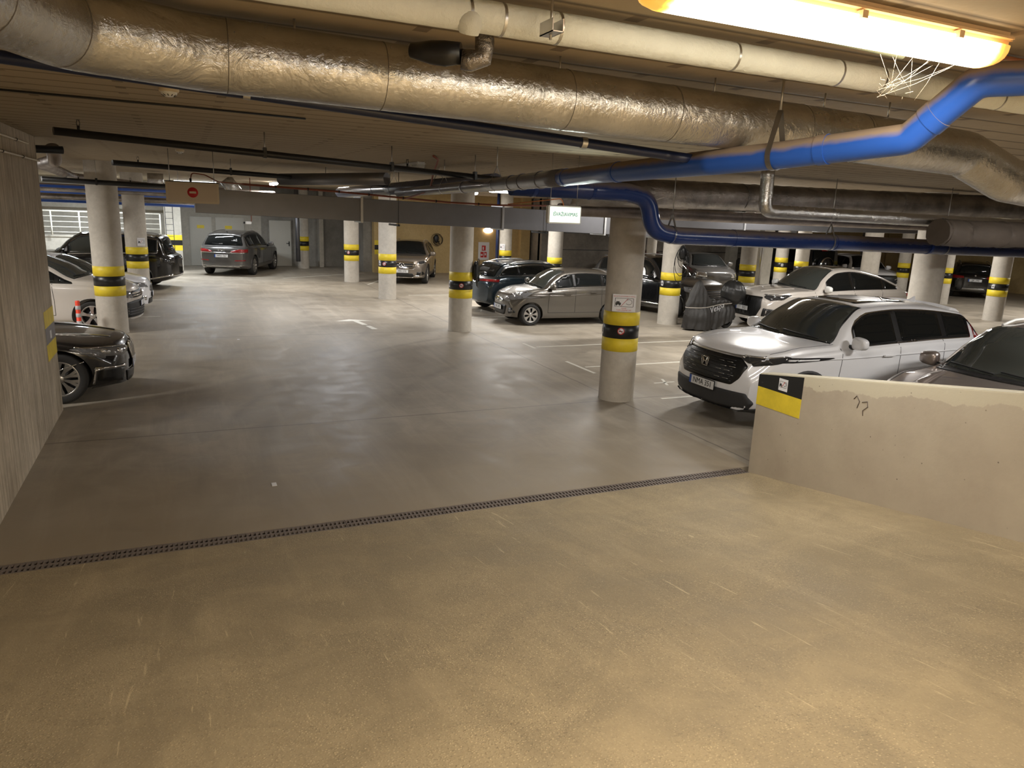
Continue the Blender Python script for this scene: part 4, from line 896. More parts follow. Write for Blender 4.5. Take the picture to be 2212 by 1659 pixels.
# ------------------------------------------------------------------ car builder
def lerp(a, b, t): return a + (b - a) * t
def sstep(a, b, x):
    t = max(0.0, min(1.0, (x - a) / (b - a))); return t * t * (3 - 2 * t)
def pchip(pts):
    xs = [p[0] for p in pts]; ys = [p[1] for p in pts]; n = len(xs)
    d = [(ys[i + 1] - ys[i]) / (xs[i + 1] - xs[i]) for i in range(n - 1)]
    m = [d[0]] + [0 if d[i - 1] * d[i] <= 0 else 2 * d[i - 1] * d[i] / (d[i - 1] + d[i]) for i in range(1, n - 1)] + [d[-1]]
    def f(x):
        if x <= xs[0]: return ys[0]
        if x >= xs[-1]: return ys[-1]
        i = 0
        while x > xs[i + 1]: i += 1
        h = xs[i + 1] - xs[i]; t = (x - xs[i]) / h
        return ((2 * t ** 3 - 3 * t * t + 1) * ys[i] + (t ** 3 - 2 * t * t + t) * h * m[i] + (-2 * t ** 3 + 3 * t * t) * ys[i + 1] + (t ** 3 - t * t) * h * m[i + 1])
    return f
def catmull(P, per):
    out = []; n = len(P)
    for i in range(n - 1):
        p0 = P[max(0, i - 1)]; p1 = P[i]; p2 = P[i + 1]; p3 = P[min(n - 1, i + 2)]; k = per[i] if isinstance(per, list) else per
        for j in range(k):
            t = j / k; r = []
            for a, b, c, d in zip(p0, p1, p2, p3):
                ml = 0.35 * (c - a); mr = 0.35 * (d - b)
                r.append((2 * t ** 3 - 3 * t * t + 1) * b + (t ** 3 - 2 * t * t + t) * ml + (-2 * t ** 3 + 3 * t * t) * c + (t ** 3 - t * t) * mr)
            out.append(tuple(r))
    out.append(P[-1]); return out

class Car:
    """body lofted from a side profile; every pane, lamp and trim piece is laid on it along a view axis.
    local axes: x forward, y to the car's left, z up, origin on the ground under its middle"""
    def __init__(s, **k):
        d = dict(L=4.6, W=1.85, H=1.65, wb=2.7, fo=0.92, r=0.35, tw=0.23, clear=0.22, nose=0.72, lead=0.98, cowl=1.12, cowl_x=1.30, roof_x=2.15,
                 roof_e=3.9, rtop=1.58, rglass_x=4.35, rglass_z=1.12, tail=1.05, belt_f=1.02, belt_r=1.12, wr=0.60, bowf=0.22, boww=0.30, bowr=0.16,
                 hi=True, flat=False, tumble=None)
        d.update(k); s.__dict__.update(d); s.hl = s.L / 2
        L = s.L
        s.top = pchip([(0, s.nose), (0.07, lerp(s.nose, s.lead, 0.75)), (0.22, s.lead), (s.cowl_x * 0.62, lerp(s.lead, s.cowl, .72)), (s.cowl_x, s.cowl), (lerp(s.cowl_x, s.roof_x, 0.5), lerp(s.cowl, s.H, 0.57)),
                       (s.roof_x, s.H - 0.035), (lerp(s.roof_x, s.roof_e, 0.38), s.H), (s.roof_e, s.rtop), (lerp(s.roof_e, s.rglass_x, .5), lerp(s.rtop, s.rglass_z, .42)), (s.rglass_x, s.rglass_z), (L - 0.05, s.tail), (L, s.tail - 0.10)])
        s.belt = pchip([(0, s.nose - 0.12), (0.25, s.lead - 0.10), (s.cowl_x, s.belt_f), (s.roof_e, s.belt_r), (s.rglass_x, min(s.belt_r + 0.01, s.rglass_z - 0.02)), (L, s.tail - 0.14)])
        s.plan = pchip([(0, 0.80), (0.12, 0.88), (0.35, 0.955), (0.8, 0.99), (L * 0.5, 1.0), (L - 0.9, 0.985), (L - 0.3, 0.94), (L - 0.1, 0.88), (L, 0.80)])
        s.bot = pchip([(0, s.clear + 0.04), (0.5, s.clear), (L - 0.6, s.clear), (L - 0.15, s.clear + 0.08), (L, s.clear + 0.16)])
        hw = s.W / 2; s.kt = (hw - 0.045 - s.wr) / (s.H - 0.06 - s.belt_f)
    def section(s, x):
        hw = s.W / 2 * s.plan(x); zt = s.top(x); zb = s.bot(x); zs = min(s.belt(x), zt - 0.05)
        rise = zt - zs; crown = 0.035 + 0.035 * sstep(0.0, 0.3, rise)
        ze = zt - crown; y_side = hw - 0.05 - max(0, ze - zs) * s.kt
        ye = y_side if ze > zs + .02 else hw - 0.07
        zm = zb + (zs - zb) * 0.55
        P = [(0, zb), (hw - 0.25, zb), (hw - 0.07, zb + 0.015), (hw - 0.022, zb + 0.09), (hw - 0.010, lerp(zb, zm, .6)), (hw, zm), (hw + 0.004, lerp(zm, zs, .55)), (hw - 0.006, zs - 0.05), (hw - 0.032, zs - 0.008),
             (lerp(hw - 0.05, ye, .06), zs + (ze - zs) * 0.06), (lerp(hw - 0.05, ye, 0.88), zs + (ze - zs) * 0.88), (ye - 0.02, ze + 0.004), (ye - 0.085, ze + crown * .40), (ye * 0.5, zt - crown * .14), (0, zt)]
        return P
    def dx(s, x, y, z):
        hw = s.W / 2; q = abs(y) / hw; L = s.L; v = 0.0
        f = 1 - sstep(0.0, 1.15, x)
        v += f * s.bowf * q ** 2.4
        f2 = 1 - sstep(0, 0.30, x); h = (z - 0.52) / 0.5
        v += f2 * (0.10 * max(0, h) ** 2 + 0.05 * max(0, -h) ** 2)
        zs = s.belt(x)
        if z > zs - 0.02:
            g = sstep(s.cowl_x - 0.45, s.cowl_x, x) * (1 - sstep(s.roof_x, s.roof_x + 0.9, x))
            v += g * s.boww * q * q * sstep(zs - 0.02, zs + 0.05, z)
        fr = 1 - sstep(0.0, 0.8, L - x); v -= fr * s.bowr * q ** 2.4
        fr2 = 1 - sstep(0, 0.25, L - x); v -= fr2 * 0.05 * max(0, (0.55 - z) / 0.5) ** 2
        return v
    def body(s):
        L = s.L; n = 84 if s.hi else 56; xs = []
        for i in range(n + 1):
            t = i / n; xs.append(L * (t - 0.055 * math.sin(4 * PI * t) / 1.0 * 0.35 - 0.06 * math.sin(2 * PI * t)) if False else L * t)
        xs = sorted(set([round(v, 4) for v in xs] + [.02, .045, .07, .1, .14, L - .02, L - .05, L - .08, L - .12]))
        bm = bmesh.new(); rows = []; per = [2, 2, 2, 2, 3, 3, 3, 2, 2, 5, 2, 2, 3, 3]
        for x in xs:
            half = catmull(s.section(x), per); ring = []
            for y, z in half: ring.append((y, z))
            full = ring + [(-y, z) for y, z in ring[-2:0:-1]]
            rows.append([bm.verts.new((s.hl - (x + s.dx(x, y, z)), y, z)) for y, z in full])
        m = len(rows[0])
        for A, B in zip(rows, rows[1:]):
            for k in range(m): bm.faces.new((A[k], A[(k + 1) % m], B[(k + 1) % m], B[k]))
        K = 14; nh = m // 2
        for x, ring, fl in ((0, rows[0], False), (L, rows[-1], True)):
            prev = None
            for j in range(0, nh + 1):
                a = ring[j]; b = ring[(m - j) % m]
                if j == 0 or j == nh: row = [a] * (K + 1)
                else:
                    row = [a]
                    for q in range(1, K):
                        y = a.co.y * (1 - 2 * q / K); z = a.co.z
                        row.append(bm.verts.new((s.hl - (x + s.dx(x, y, z)), y, z)))
                    row.append(b)
                if prev:
                    for q in range(K):
                        vs = [prev[q], row[q], row[q + 1], prev[q + 1]]; u = []
                        for v in vs:
                            if v not in u: u.append(v)
                        if len(u) >= 3:
                            if fl: u = u[::-1]
                            try: bm.faces.new(u)
                            except ValueError: pass
                prev = row
        bmesh.ops.recalc_face_normals(bm, faces=bm.faces[:])
        s.bvh = BVHTree.FromBMesh(bm)
        s.xf = s.hl - s.fo; s.xr = s.xf - s.wb
        me = bpy.data.meshes.new('body'); bm.to_mesh(me); bm.free()
        me.materials.append(s.paint); me.materials.append(M['black'])
        o = bpy.data.objects.new('body', me); COL.objects.link(o)
        cut = bmesh.new(); R_ = s.r + 0.055
        for ax in (s.xf, s.xr):
            for sg in (1, -1):
                y0 = s.W / 2 - 0.32; y1 = s.W / 2 + 0.2
                pr = [(0.0001, y0), (R_, y0), (R_, y1), (0.0001, y1)]
                add_lathe(cut, [(r, h * sg) for r, h in pr], 48, (ax, 0, s.r), 'Y')
        bmesh.ops.remove_doubles(cut, verts=cut.verts[:], dist=0.0005); bmesh.ops.recalc_face_normals(cut, faces=cut.faces[:])
        cme = bpy.data.meshes.new('cut'); cut.to_mesh(cme); cut.free(); co = bpy.data.objects.new('cut', cme); COL.objects.link(co)
        md = o.modifiers.new('arches', 'BOOLEAN'); md.object = co; md.operation = 'DIFFERENCE'; md.solver = 'EXACT'
        dg = bpy.context.evaluated_depsgraph_get(); dg.update()
        nm = bpy.data.meshes.new_from_object(o.evaluated_get(dg)); bpy.data.objects.remove(co); bpy.data.objects.remove(o)
        for p in nm.polygons:
            c = p.center; inside = False
            for ax in (s.xf, s.xr):
                d = math.hypot(c.x - ax, c.z - s.r)
                if abs(c.y) < s.W / 2 - 0.012 and abs(c.y) > s.W / 2 - 0.34 and d < R_ + 0.006:
                    if abs(abs(c.y) - (s.W / 2 - 0.32)) < 0.01 or abs(p.normal.y) < 0.3: inside = True
            p.material_index = 1 if inside else 0
        ob = obj('body', nm, [s.paint, M['black']], s.root, smooth=38)
        return ob
    # ---- patches laid on the body
    AX = {'left': (lambda u, v: (u, 3.0, v), (0, -1, 0)), 'right': (lambda u, v: (u, -3.0, v), (0, 1, 0)), 'front': (lambda u, v: (6.0, u, v), (-1, 0, 0)), 'rear': (lambda u, v: (-6.0, u, v), (1, 0, 0)), 'top': (lambda u, v: (u, v, 5.0), (0, 0, -1))}
    def patch(s, bm, poly, side, off=0.004, step=0.05, rnd=0.0, mi=0, depth=0.02):
        if side in ('left', 'right'): poly = [(min(q[0], s.hl - s.bowf * 0.85), q[1]) for q in poly]
        if rnd: poly = round_poly(poly, rnd)
        n = len(poly); P = []
        for i in range(n):
            a = Vector(poly[i]); b = Vector(poly[(i + 1) % n]); k = max(1, int((b - a).length / step))
            for j in range(k): P.append(a.lerp(b, j / k))
        nb = len(P); xs = [p.x for p in P]; ys = [p.y for p in P]
        x0, x1, y0, y1 = min(xs), max(xs), min(ys), max(ys); i = 1
        while x0 + i * step < x1:
            j = 1
            while y0 + j * step < y1:
                q = Vector((x0 + i * step, y0 + j * step))
                if inpoly(q, P) and min((q - e).length for e in P) > step * 0.35: P.append(q)
                j += 1
            i += 1
        V, E_, F_, *_r = geometry.delaunay_2d_cdt(P, [(i, (i + 1) % nb) for i in range(nb)], [], 1, 1e-6)
        mk, dr = s.AX[side]; dr = Vector(dr); vs = []
        for v in V:
            o = Vector(mk(v.x, v.y)); hit, nor, idx, dist = s.bvh.ray_cast(o, dr)
            if hit is None: hit, nor, idx, dist = s.bvh.find_nearest(o + dr * (o.length * 0.0 + (3.0 - s.W / 2 if side in ('left', 'right') else (6 - s.hl if side in ('front', 'rear') else 3.6))))
            if nor.dot(dr) > 0: nor = -nor
            vs.append((bm.verts.new(hit + nor * off), nor))
        fl = []
        for f in F_:
            a, b, c = [vs[i][0].co for i in f[:3]]
            if max((a - b).length, (b - c).length, (c - a).length) > 0.6: continue
            nn = (b - a).cross(c - a)
            idx = list(f) if nn.dot(dr) < 0 else list(f)[::-1]
            try: fc = bm.faces.new([vs[i][0] for i in idx]); fc.smooth = True; fc.material_index = mi; fl.append(fc)
            except ValueError: pass
        bm.normal_update()
        nrm = {v: n for v, n in vs}; dup = {}
        be = [e for f in fl for e in f.edges if len(e.link_faces) == 1]
        for e in be:
            f0 = e.link_faces[0]
            for v in e.verts:
                if v not in dup: dup[v] = bm.verts.new(v.co - nrm[v] * depth)
            a, b = e.verts
            for lp in f0.loops:
                if lp.edge == e: a = lp.vert; b = lp.link_loop_next.vert
            fc = bm.faces.new((b, a, dup[a], dup[b])); fc.material_index = mi
        return bm
    def part(s, name, mat_, polys, off=0.004, rnd=0.0, parent=None, label=None, step=0.05, depth=0.02):
        first = None; groups = {}
        for poly, side in polys:
            if side in ('left', 'right'): k = side
            elif side == 'top': k = 'mid' if len(polys) == 1 else 'top%d' % (1 if sum(q[1] for q in poly) > 0 else 0)
            else:
                m_ = sum(q[0] for q in poly) / len(poly); k = 'mid' if abs(m_) < 0.08 else ('left' if m_ > 0 else 'right')
            if name == 'wheel_arch_trim': k += 'f' if poly[0][0] > 0 else 'r'
            if name in ('lamp_bowl', 'lamp_eye'): k += '%d' % len(groups)
            groups.setdefault(k, []).append((poly, side))
        for k, ps in groups.items():
            bm = bmesh.new()
            for poly, side in ps: s.patch(bm, poly, side, off, step, rnd, depth=depth)
            if not bm.faces: bm.free(); continue
            o = obj(name, bm, mat_, parent or s.root)
            if label: o['label'] = label
            if first is None: first = o
        return first
    def strip(s, name, mat_, lines, wd=0.008, off=0.003, parent=None, step=0.06):
        groups = {}; first = None
        for pl, side in lines:
            m_ = sum(q[0] for q in pl) / len(pl); t_ = sum(q[1] for q in pl)
            k = side if side in ('left', 'right') else (('a' if t_ > 0 else 'b') if side == 'top' else 'mid')
            groups.setdefault(k, []).append(pl if False else (pl, side))
        for k, ps in groups.items():
            bm = bmesh.new()
            for pl, side in ps: s.patch(bm, ribbon(pl, wd), side, off, step, depth=0.008)
            if not bm.faces: bm.free(); continue
            o = obj(name, bm, mat_, parent or s.root); first = first or o
        return first
    def on(s, side, u, v, off=0.0):
        mk, dr = s.AX[side]; hit, nor, i, d = s.bvh.ray_cast(Vector(mk(u, v)), Vector(dr))
        if hit is None: return Vector(mk(u, v)), -Vector(dr)
        return hit + nor * off, nor
    def X(s, x): return s.hl - x          # distance behind the nose -> local x
    # ---- stock parts
    def dlo(s, x0=None, x1=None, up=0.045, dn=0.035):
        """outline of the side glazing in side view (car-forward x, z)"""
        xa = (s.cowl_x + 0.42) if x0 is None else x0; xb = (s.rglass_x - 0.42) if x1 is None else x1
        top = []; n = 22
        for i in range(n + 1):
            x = lerp(xa, xb, i / n); c = s.top(x); rise = c - s.belt(x); crown = 0.035 + 0.035 * sstep(0, .3, rise)
            xd = x + s.boww * 0.55 * (1 - sstep(s.roof_x, s.roof_x + 0.9, x))
            z = c - crown - up
            top.append((s.X(xd), max(z, s.belt(x) + dn + 0.01)))
        bot = [(s.X(lerp(xa + s.boww * .5, xb, i / 10)), s.belt(lerp(xa, xb, i / 10)) + dn) for i in range(11)]
        return top, bot
    def glazing(s, pillars=(), pw=0.05, x0=None, x1=None, chrome=None, lt=None):
        top, bot = s.dlo(x0, x1); outer = top + bot[::-1]
        def grow(poly, g):
            cx = sum(p[0] for p in poly) / len(poly); cz = sum(p[1] for p in poly) / len(poly)
            return [(p[0] + (g if p[0] > cx else -g), p[1] + (g if p[1] > cz else -g)) for p in poly]
        if chrome: s.part('window_surround', M['chrome'], [(grow(outer, 0.022), 'left'), (grow(outer, 0.022), 'right')], 0.003, 0.05)
        s.part('window_frame', M['trim'], [(grow(outer, 0.008), 'left'), (grow(outer, 0.008), 'right')], 0.005, 0.04)
        def zt(X_):
            for a, b in zip(top, top[1:]):
                if (a[0] - X_) * (b[0] - X_) <= 0 and a[0] != b[0]: return lerp(a[1], b[1], (X_ - a[0]) / (b[0] - a[0]))
            return None
        def zb(X_):
            for a, b in zip(bot, bot[1:]):
                if (a[0] - X_) * (b[0] - X_) <= 0 and a[0] != b[0]: return lerp(a[1], b[1], (X_ - a[0]) / (b[0] - a[0]))
            return bot[0][1]
        cuts = [top[0][0] + 0.0] + [s.X(p) for p in pillars] + [top[-1][0]]
        for i in range(len(cuts) - 1):
            a = cuts[i] - (pw / 2 if i else 0.03); b = cuts[i + 1] + (pw / 2 if i < len(cuts) - 2 else 0.03); up = []; dn = []
            for k in range(13):
                X_ = lerp(a, b, k / 12); t = zt(X_); q = zb(X_)
                if t is None: continue
                if t - 0.012 - (q + 0.012) < 0.006: continue
                up.append((X_, t - 0.014)); dn.append((X_, q + 0.012))
            if len(up) > 2:
                s.part('side_window', M['glass'] if (lt is None or i > 0) else lt, [(up + dn[::-1], 'left'), (up + dn[::-1], 'right')], 0.008, 0.025)
    def ygl(s, x):
        P = s.section(x); return P[11][0]
    def windscreen(s, mat_=None, inset=0.075, lo=0.03):
        pol = []; xa = s.cowl_x + lo; xb = s.roof_x - 0.02; n = 8; L_ = []; R_ = []
        for i in range(n + 1):
            x = lerp(xa, xb, i / n); y = s.ygl(x) - inset
            L_.append((s.X(x + s.boww * (y / (s.W / 2)) ** 2), y)); R_.append((L_[-1][0], -y))
        def arc(x, y, k=8): return [(s.X(x + s.boww * ((y * (1 - 2 * i / k)) / (s.W / 2)) ** 2), y * (1 - 2 * i / k)) for i in range(1, k)]
        pol = R_[::-1] + arc(xa, -(s.ygl(xa) - inset)) + L_ + arc(xb, s.ygl(xb) - inset)
        def grow(p, g):
            cx = sum(q[0] for q in p) / len(p); return [(q[0] + (g if q[0] > cx else -g), q[1] + (g if q[1] > 0 else -g)) for q in p]
        s.part('windscreen_frame', M['trim'], [(grow(pol, 0.02), 'top')], 0.003)
        s.part('windscreen', mat_ or M['glass_lt'], [(pol, 'top')], 0.007, step=0.07)
        # cowl and wipers
        bm = bmesh.new()
        for y0, y1 in ((0.60, 0.02), (-0.02, -0.62)):
            pts = []
            for k in range(9):
                y = lerp(y0, y1, k / 8); x = s.cowl_x + 0.02 + s.boww * (y / (s.W / 2)) ** 2 + 0.035 + 0.05 * k / 8
                h, nn = s.on('top', s.X(x), y, 0.022); pts.append(h)
            add_tube(bm, pts, 0.010, 6)
        obj('wiper', bm, M['black'], s.root)
    def rearscreen(s, wiper=True, inset=0.10, y=None):
        za = s.rglass_z + 0.02; zb = s.rtop - 0.06; n = 6; a = s.ygl(s.rglass_x) - inset; b = s.ygl(s.roof_e) - inset
        pol = [(a, za), (b, zb), (-b, zb), (-a, za)]
        s.part('rear_screen', M['glass'], [(pol, 'rear')], 0.006, 0.06)
        if wiper:
            h1, n1 = s.on('rear', 0.0, za + 0.02, 0.02); h2, n2 = s.on('rear', 0.42, za + 0.06, 0.02); obj('rear_wiper', tube([h1, h2], 0.01, 6), M['black'], s.root)
        h, nn = s.on('top', s.X(s.roof_e + 0.02), 0, 0)
        bm = bmesh.new(); wsp = b + 0.02
        pts = [(s.X(s.roof_e - 0.10), wsp), (s.X(s.roof_e - 0.10), -wsp), (s.X(s.roof_e + 0.10), -wsp), (s.X(s.roof_e + 0.10), wsp)]
        s.part('roof_spoiler', s.paint, [(pts, 'top')], 0.03, 0.03, depth=0.05)
    def wheels(s, spokes=5, mat_=None, twin=False, wdt=0.10):
        mat_ = mat_ or M['rim']; r = s.r; tw = s.tw; rr_ = r * 0.70
        first = None
        for ax in (s.xf, s.xr):
            for sg in (1, -1):
                yc = sg * (s.W / 2 - 0.02 - tw / 2)
                if first is None:
                    wh = empty('wheel', (ax, yc, r)); wh.parent = s.root; first = wh
                    bm = bmesh.new()
                    add_lathe(bm, [(rr_ - 0.005, -tw * .44), (r - 0.035, -tw / 2), (r - 0.010, -tw * 0.46), (r, -tw * 0.36), (r + .001, 0), (r, tw * 0.36), (r - 0.010, tw * 0.46), (r - 0.035, tw / 2), (rr_ + 0.01, tw * 0.46), (rr_ - 0.005, tw * 0.40)], 44, axis='Y')
                    obj('tyre', bm, M['tyre'], wh)
                    bm = bmesh.new()
                    add_lathe(bm, [(rr_ + 0.004, tw * 0.42), (rr_ - 0.012, tw * 0.45), (rr_ - 0.022, tw * 0.40), (rr_ - 0.03, tw * 0.1)], 44, axis='Y')
                    for k in range(spokes):
                        for da in ((-0.13, 0.13) if twin else (0,)):
                            a = 2 * PI * k / spokes + 0.3; ca, sa = math.cos(a), math.sin(a); w0 = wdt * (0.5 if twin else 1) * 0.55; w1 = wdt * (0.5 if twin else 1)
                            a1 = a + da; q = []
                            for rad, hw_, yy, aa in ((0.035, w0 / 2, tw * 0.34, a), (rr_ * .55, w0 / 2, tw * 0.40, lerp(a, a1, .5)), (rr_ - 0.012, w1 / 2, tw * 0.42, a1)):
                                cx, sx = math.cos(aa), math.sin(aa)
                                q.append([(rad * cx - t * hw_ * sx, yy + d_, rad * sx + t * hw_ * cx) for t, d_ in ((-1, 0), (1, 0), (1, -0.03), (-1, -0.03))])
                            vs = [[bm.verts.new(p) for p in rr2] for rr2 in q]
                            for A, B in zip(vs, vs[1:]):
                                for m_ in range(4): bm.faces.new((A[m_], A[(m_ + 1) % 4], B[(m_ + 1) % 4], B[m_]))
                    add_lathe(bm, [(0.001, tw * 0.40), (0.045, tw * 0.40), (0.06, tw * 0.36), (0.06, tw * 0.2)], 20, axis='Y')
                    bmesh.ops.recalc_face_normals(bm, faces=bm.faces[:])
                    obj('rim', bm, mat_, wh)
                    bm = bmesh.new(); add_lathe(bm, [(0.001, tw * 0.16), (rr_ * .72, tw * 0.16), (rr_ * .72, tw * 0.08), (rr_ - 0.01, tw * 0.06)], 28, axis='Y'); obj('brake_disc', bm, M['rim_dark'], wh)
                    if sg < 0: wh.rotation_euler = (0, 0, PI)
                else:
                    wh = copy_tree(first, s.root); wh.location = (ax, yc, r); wh.rotation_euler = (0, 0, PI if sg < 0 else 0)
    def arches(s, mat_=None, wd=0.07, sill=True):
        mat_ = mat_ or M['clad']; R0 = s.r + 0.05; R1 = R0 + wd; polys = []
        for ax in (s.xf, s.xr):
            o_ = []; i_ = []
            for k in range(25):
                a = math.radians(lerp(-22, 202, k / 24)); zc = max(s.bot(s.hl - ax) + 0.05, s.r + R1 * math.sin(a)); o_.append((ax + R1 * math.cos(a), zc)); i_.append((ax + R0 * math.cos(a), max(s.bot(s.hl - ax) + .03, s.r + R0 * math.sin(a))))
            pl = o_ + i_[::-1]; polys += [(pl, 'left'), (pl, 'right')]
        s.part('wheel_arch_trim', mat_, polys, 0.012, step=0.08)
        if sill:
            a = s.xf - R0; b = s.xr + R0; pl = [(a, s.clear + 0.04), (a, s.clear + 0.15), (b, s.clear + 0.15), (b, s.clear + 0.04)]
            s.part('sill_trim', mat_, [(pl, 'left'), (pl, 'right')], 0.010, step=0.1)
    def doors(s, b, c, a=None, gap=None, handle=None, hz=-0.13):
        gap = gap or M['gap']; a = a if a is not None else s.fo + s.r + 0.20; ln = []
        for side in ('left', 'right'):
            for x, top_ in ((a, True), (b, False), (c, False)):
                z0 = s.clear + 0.17; z1 = s.belt(x) + 0.02; q = 0.05 if x == c else 0
                ln.append(([(s.X(x + q), z0), (s.X(x), lerp(z0, z1, .5)), (s.X(x + (0.03 if x == a else 0)), z1)], side))
            ln.append(([(s.X(a), s.clear + 0.17), (s.X(c + .05), s.clear + 0.17)], side))
        s.strip('door_seam', gap, ln, 0.009)
        for x in (b - 0.24, c - 0.26):
            for side, sg in (('left', 1), ('right', -1)):
                z = s.belt(x) + hz; h, nn = s.on(side, s.X(x), z, 0.028)
                bm = box((-0.105, -0.012, -0.016), (0.105, 0.012, 0.016), 0.008)
                bmesh.ops.translate(bm, verts=bm.verts[:], vec=h)
                obj('door_handle', bm, handle or s.paint, s.root)
    def crease(s, pts, name='body_crease', mat_=None, off=0.004, wd=0.012):
        s.strip(name, mat_ or s.paint, [(pts, 'left'), (pts, 'right')], wd, off)
    def mirrors(s, x=None, z=None, mat_=None, out=0.13, size=1.0):
        x = x if x is not None else s.cowl_x + 0.50; z = z if z is not None else s.belt(x) + 0.08
        for side, sg in (('left', 1), ('right', -1)):
            h, nn = s.on(side, s.X(x), z - .06, 0)
            bm = bmesh.new(); bmesh.ops.create_uvsphere(bm, u_segments=18, v_segments=12, radius=1)
            for v in bm.verts:
                c = v.co; e = 0.62; c.x = math.copysign(abs(c.x) ** e, c.x); c.y = math.copysign(abs(c.y) ** e, c.y); c.z = math.copysign(abs(c.z) ** e, c.z)
                c.x *= 0.085 * size * (1 if c.x > 0 else 0.4); c.y *= 0.115 * size; c.z *= 0.085 * size * (1 - 0.15 * c.y / .115 * sg)
                c += Vector((h.x, h.y + sg * (out + 0.02), z + 0.01))
            for f in bm.faces: f.smooth = True
            mr = obj('wing_mirror', bm, mat_ or s.paint, s.root)
            add = bmesh.new(); add_tube(add, [(h.x + .01, h.y - sg * 0.02, z - 0.06), (h.x + .01, h.y + sg * (out - 0.02), z - 0.045)], [0.035, 0.03], 10)
            obj('mirror_arm', add, M['trim'], mr)
    def rails(s, mat_, x0=None, x1=None, off=0.04):
        x0 = x0 or s.roof_x + 0.25; x1 = x1 or s.roof_e - 0.12
        for sg in (1, -1):
            pts = []; n = 12
            for k in range(n + 1):
                x = lerp(x0, x1, k / n); y = sg * (s.ygl(x) - 0.05); h, nn = s.on('top', s.X(x), y, 0); e = off * min(1, 6 * min(k / n, 1 - k / n) + .1); pts.append((h.x, h.y, h.z + e))
            obj('roof_rail', tube(pts, 0.016, 8), mat_, s.root)
    def fin(s, mat_=None):
        h, nn = s.on('top', s.X(s.roof_e - 0.22), 0, 0); bm = bmesh.new()
        P = [(0.09, 0, -.01), (-0.06, 0, 0.07), (-0.09, 0, 0.07), (-0.09, 0, -.01)]
        vs = [[bm.verts.new((h.x + p[0], y * (1.6 if p[2] < 0.01 else .6), h.z + p[2])) for p in P] for y in (-0.011, 0.011)]
        bm.faces.new(vs[0]); bm.faces.new(vs[1][::-1])
        for k in range(4): bm.faces.new((vs[0][k], vs[1][k], vs[1][(k + 1) % 4], vs[0][(k + 1) % 4]))
        bmesh.ops.recalc_face_normals(bm, faces=bm.faces[:]); obj('roof_antenna', bm, mat_ or s.paint, s.root)
    def plate(s, txt, z, rear=False, x=None, frame=True, tilt=0.0):
        side = 'rear' if rear else 'front'; sg = -1 if rear else 1
        h, nn = s.on(side, 0, z, 0); xx = h.x + sg * 0.02
        pl = empty('number_plate', (xx, 0, z)); pl.parent = s.root
        pl.rotation_euler = (0, tilt, 0 if not rear else PI)
        bm = box((-0.014, -0.272, -0.068), (-0.001, 0.272, 0.068), 0.006); obj('plate_holder', bm, M['trim'], pl)
        obj('plate_sheet', box((-0.004, -0.26, -0.056), (0.003, 0.26, 0.056), 0.002), M['plate'], pl)
        obj('plate_strip', box((-0.003, -0.259, -0.055), (0.0042, -0.216, 0.055)), M['plate_blue'], pl)
        if not txt: return pl
        me = text_mesh(txt, 0.108, 0.0008, xs=0.92); me.transform(frame_mat((0.0048, 0.022, 0), (0, 1, 0), (0, 0, 1))); obj('plate_lettering', me, M['ink'], pl)
        return pl
    def begin(s, label, x, y, deg, paint_, sc=1.0):
        s.paint = paint_; s.root = empty('car', (x, y, 0), math.radians(deg), label, 'car'); s.root.scale = (sc, sc, sc); s.body(); return s

def inpoly(q, P):
    c = False; n = len(P); j = n - 1
    for i in range(n):
        a, b = P[i], P[j]
        if (a[1] > q[1]) != (b[1] > q[1]) and q[0] < (b[0] - a[0]) * (q[1] - a[1]) / (b[1] - a[1]) + a[0]: c = not c
        j = i
    return c
def round_poly(poly, rad, k=4):
    out = []; n = len(poly)
    for i in range(n):
        p = Vector(poly[i][:2]); a = Vector(poly[i - 1][:2]) - p; b = Vector(poly[(i + 1) % n][:2]) - p
        la, lb = a.length, b.length
        if la < 1e-6 or lb < 1e-6: continue
        a /= la; b /= lb
        if a.dot(b) < -0.92: out.append(p); continue
        d = min(rad, la * .45, lb * .45); p0 = p + a * d; p1 = p + b * d
        for j in range(k + 1):
            t = j / k; out.append(p0 * (1 - t) ** 2 + p * 2 * t * (1 - t) + p1 * t * t)
    return out
def ribbon(pl, wd):
    P = [Vector(p) for p in pl]; L_ = []; R_ = []
    for i, p in enumerate(P):
        a = P[max(0, i - 1)]; b = P[min(len(P) - 1, i + 1)]; t = (b - a).normalized(); n = Vector((-t.y, t.x)) * wd / 2
        L_.append(p + n); R_.append(p - n)
    return L_ + R_[::-1]
def mirror_y(poly): return [(-u, v) for u, v in poly][::-1]
def both_front(poly): return [(poly, 'front'), (mirror_y(poly), 'front')]
def both_rear(poly): return [(poly, 'rear'), (mirror_y(poly), 'rear')]
def ring_poly(cx, cy, r0, r1, n=24, a0=0, a1=360):
    o_ = [(cx + r1 * math.cos(math.radians(lerp(a0, a1, i / n))), cy + r1 * math.sin(math.radians(lerp(a0, a1, i / n)))) for i in range(n + 1)]
    i_ = [(cx + r0 * math.cos(math.radians(lerp(a0, a1, i / n))), cy + r0 * math.sin(math.radians(lerp(a0, a1, i / n)))) for i in range(n + 1)]
    return o_ + i_[::-1]
def circle(cx, cy, r, n=20): return [(cx + r * math.cos(2 * PI * i / n), cy + r * math.sin(2 * PI * i / n)) for i in range(n)]
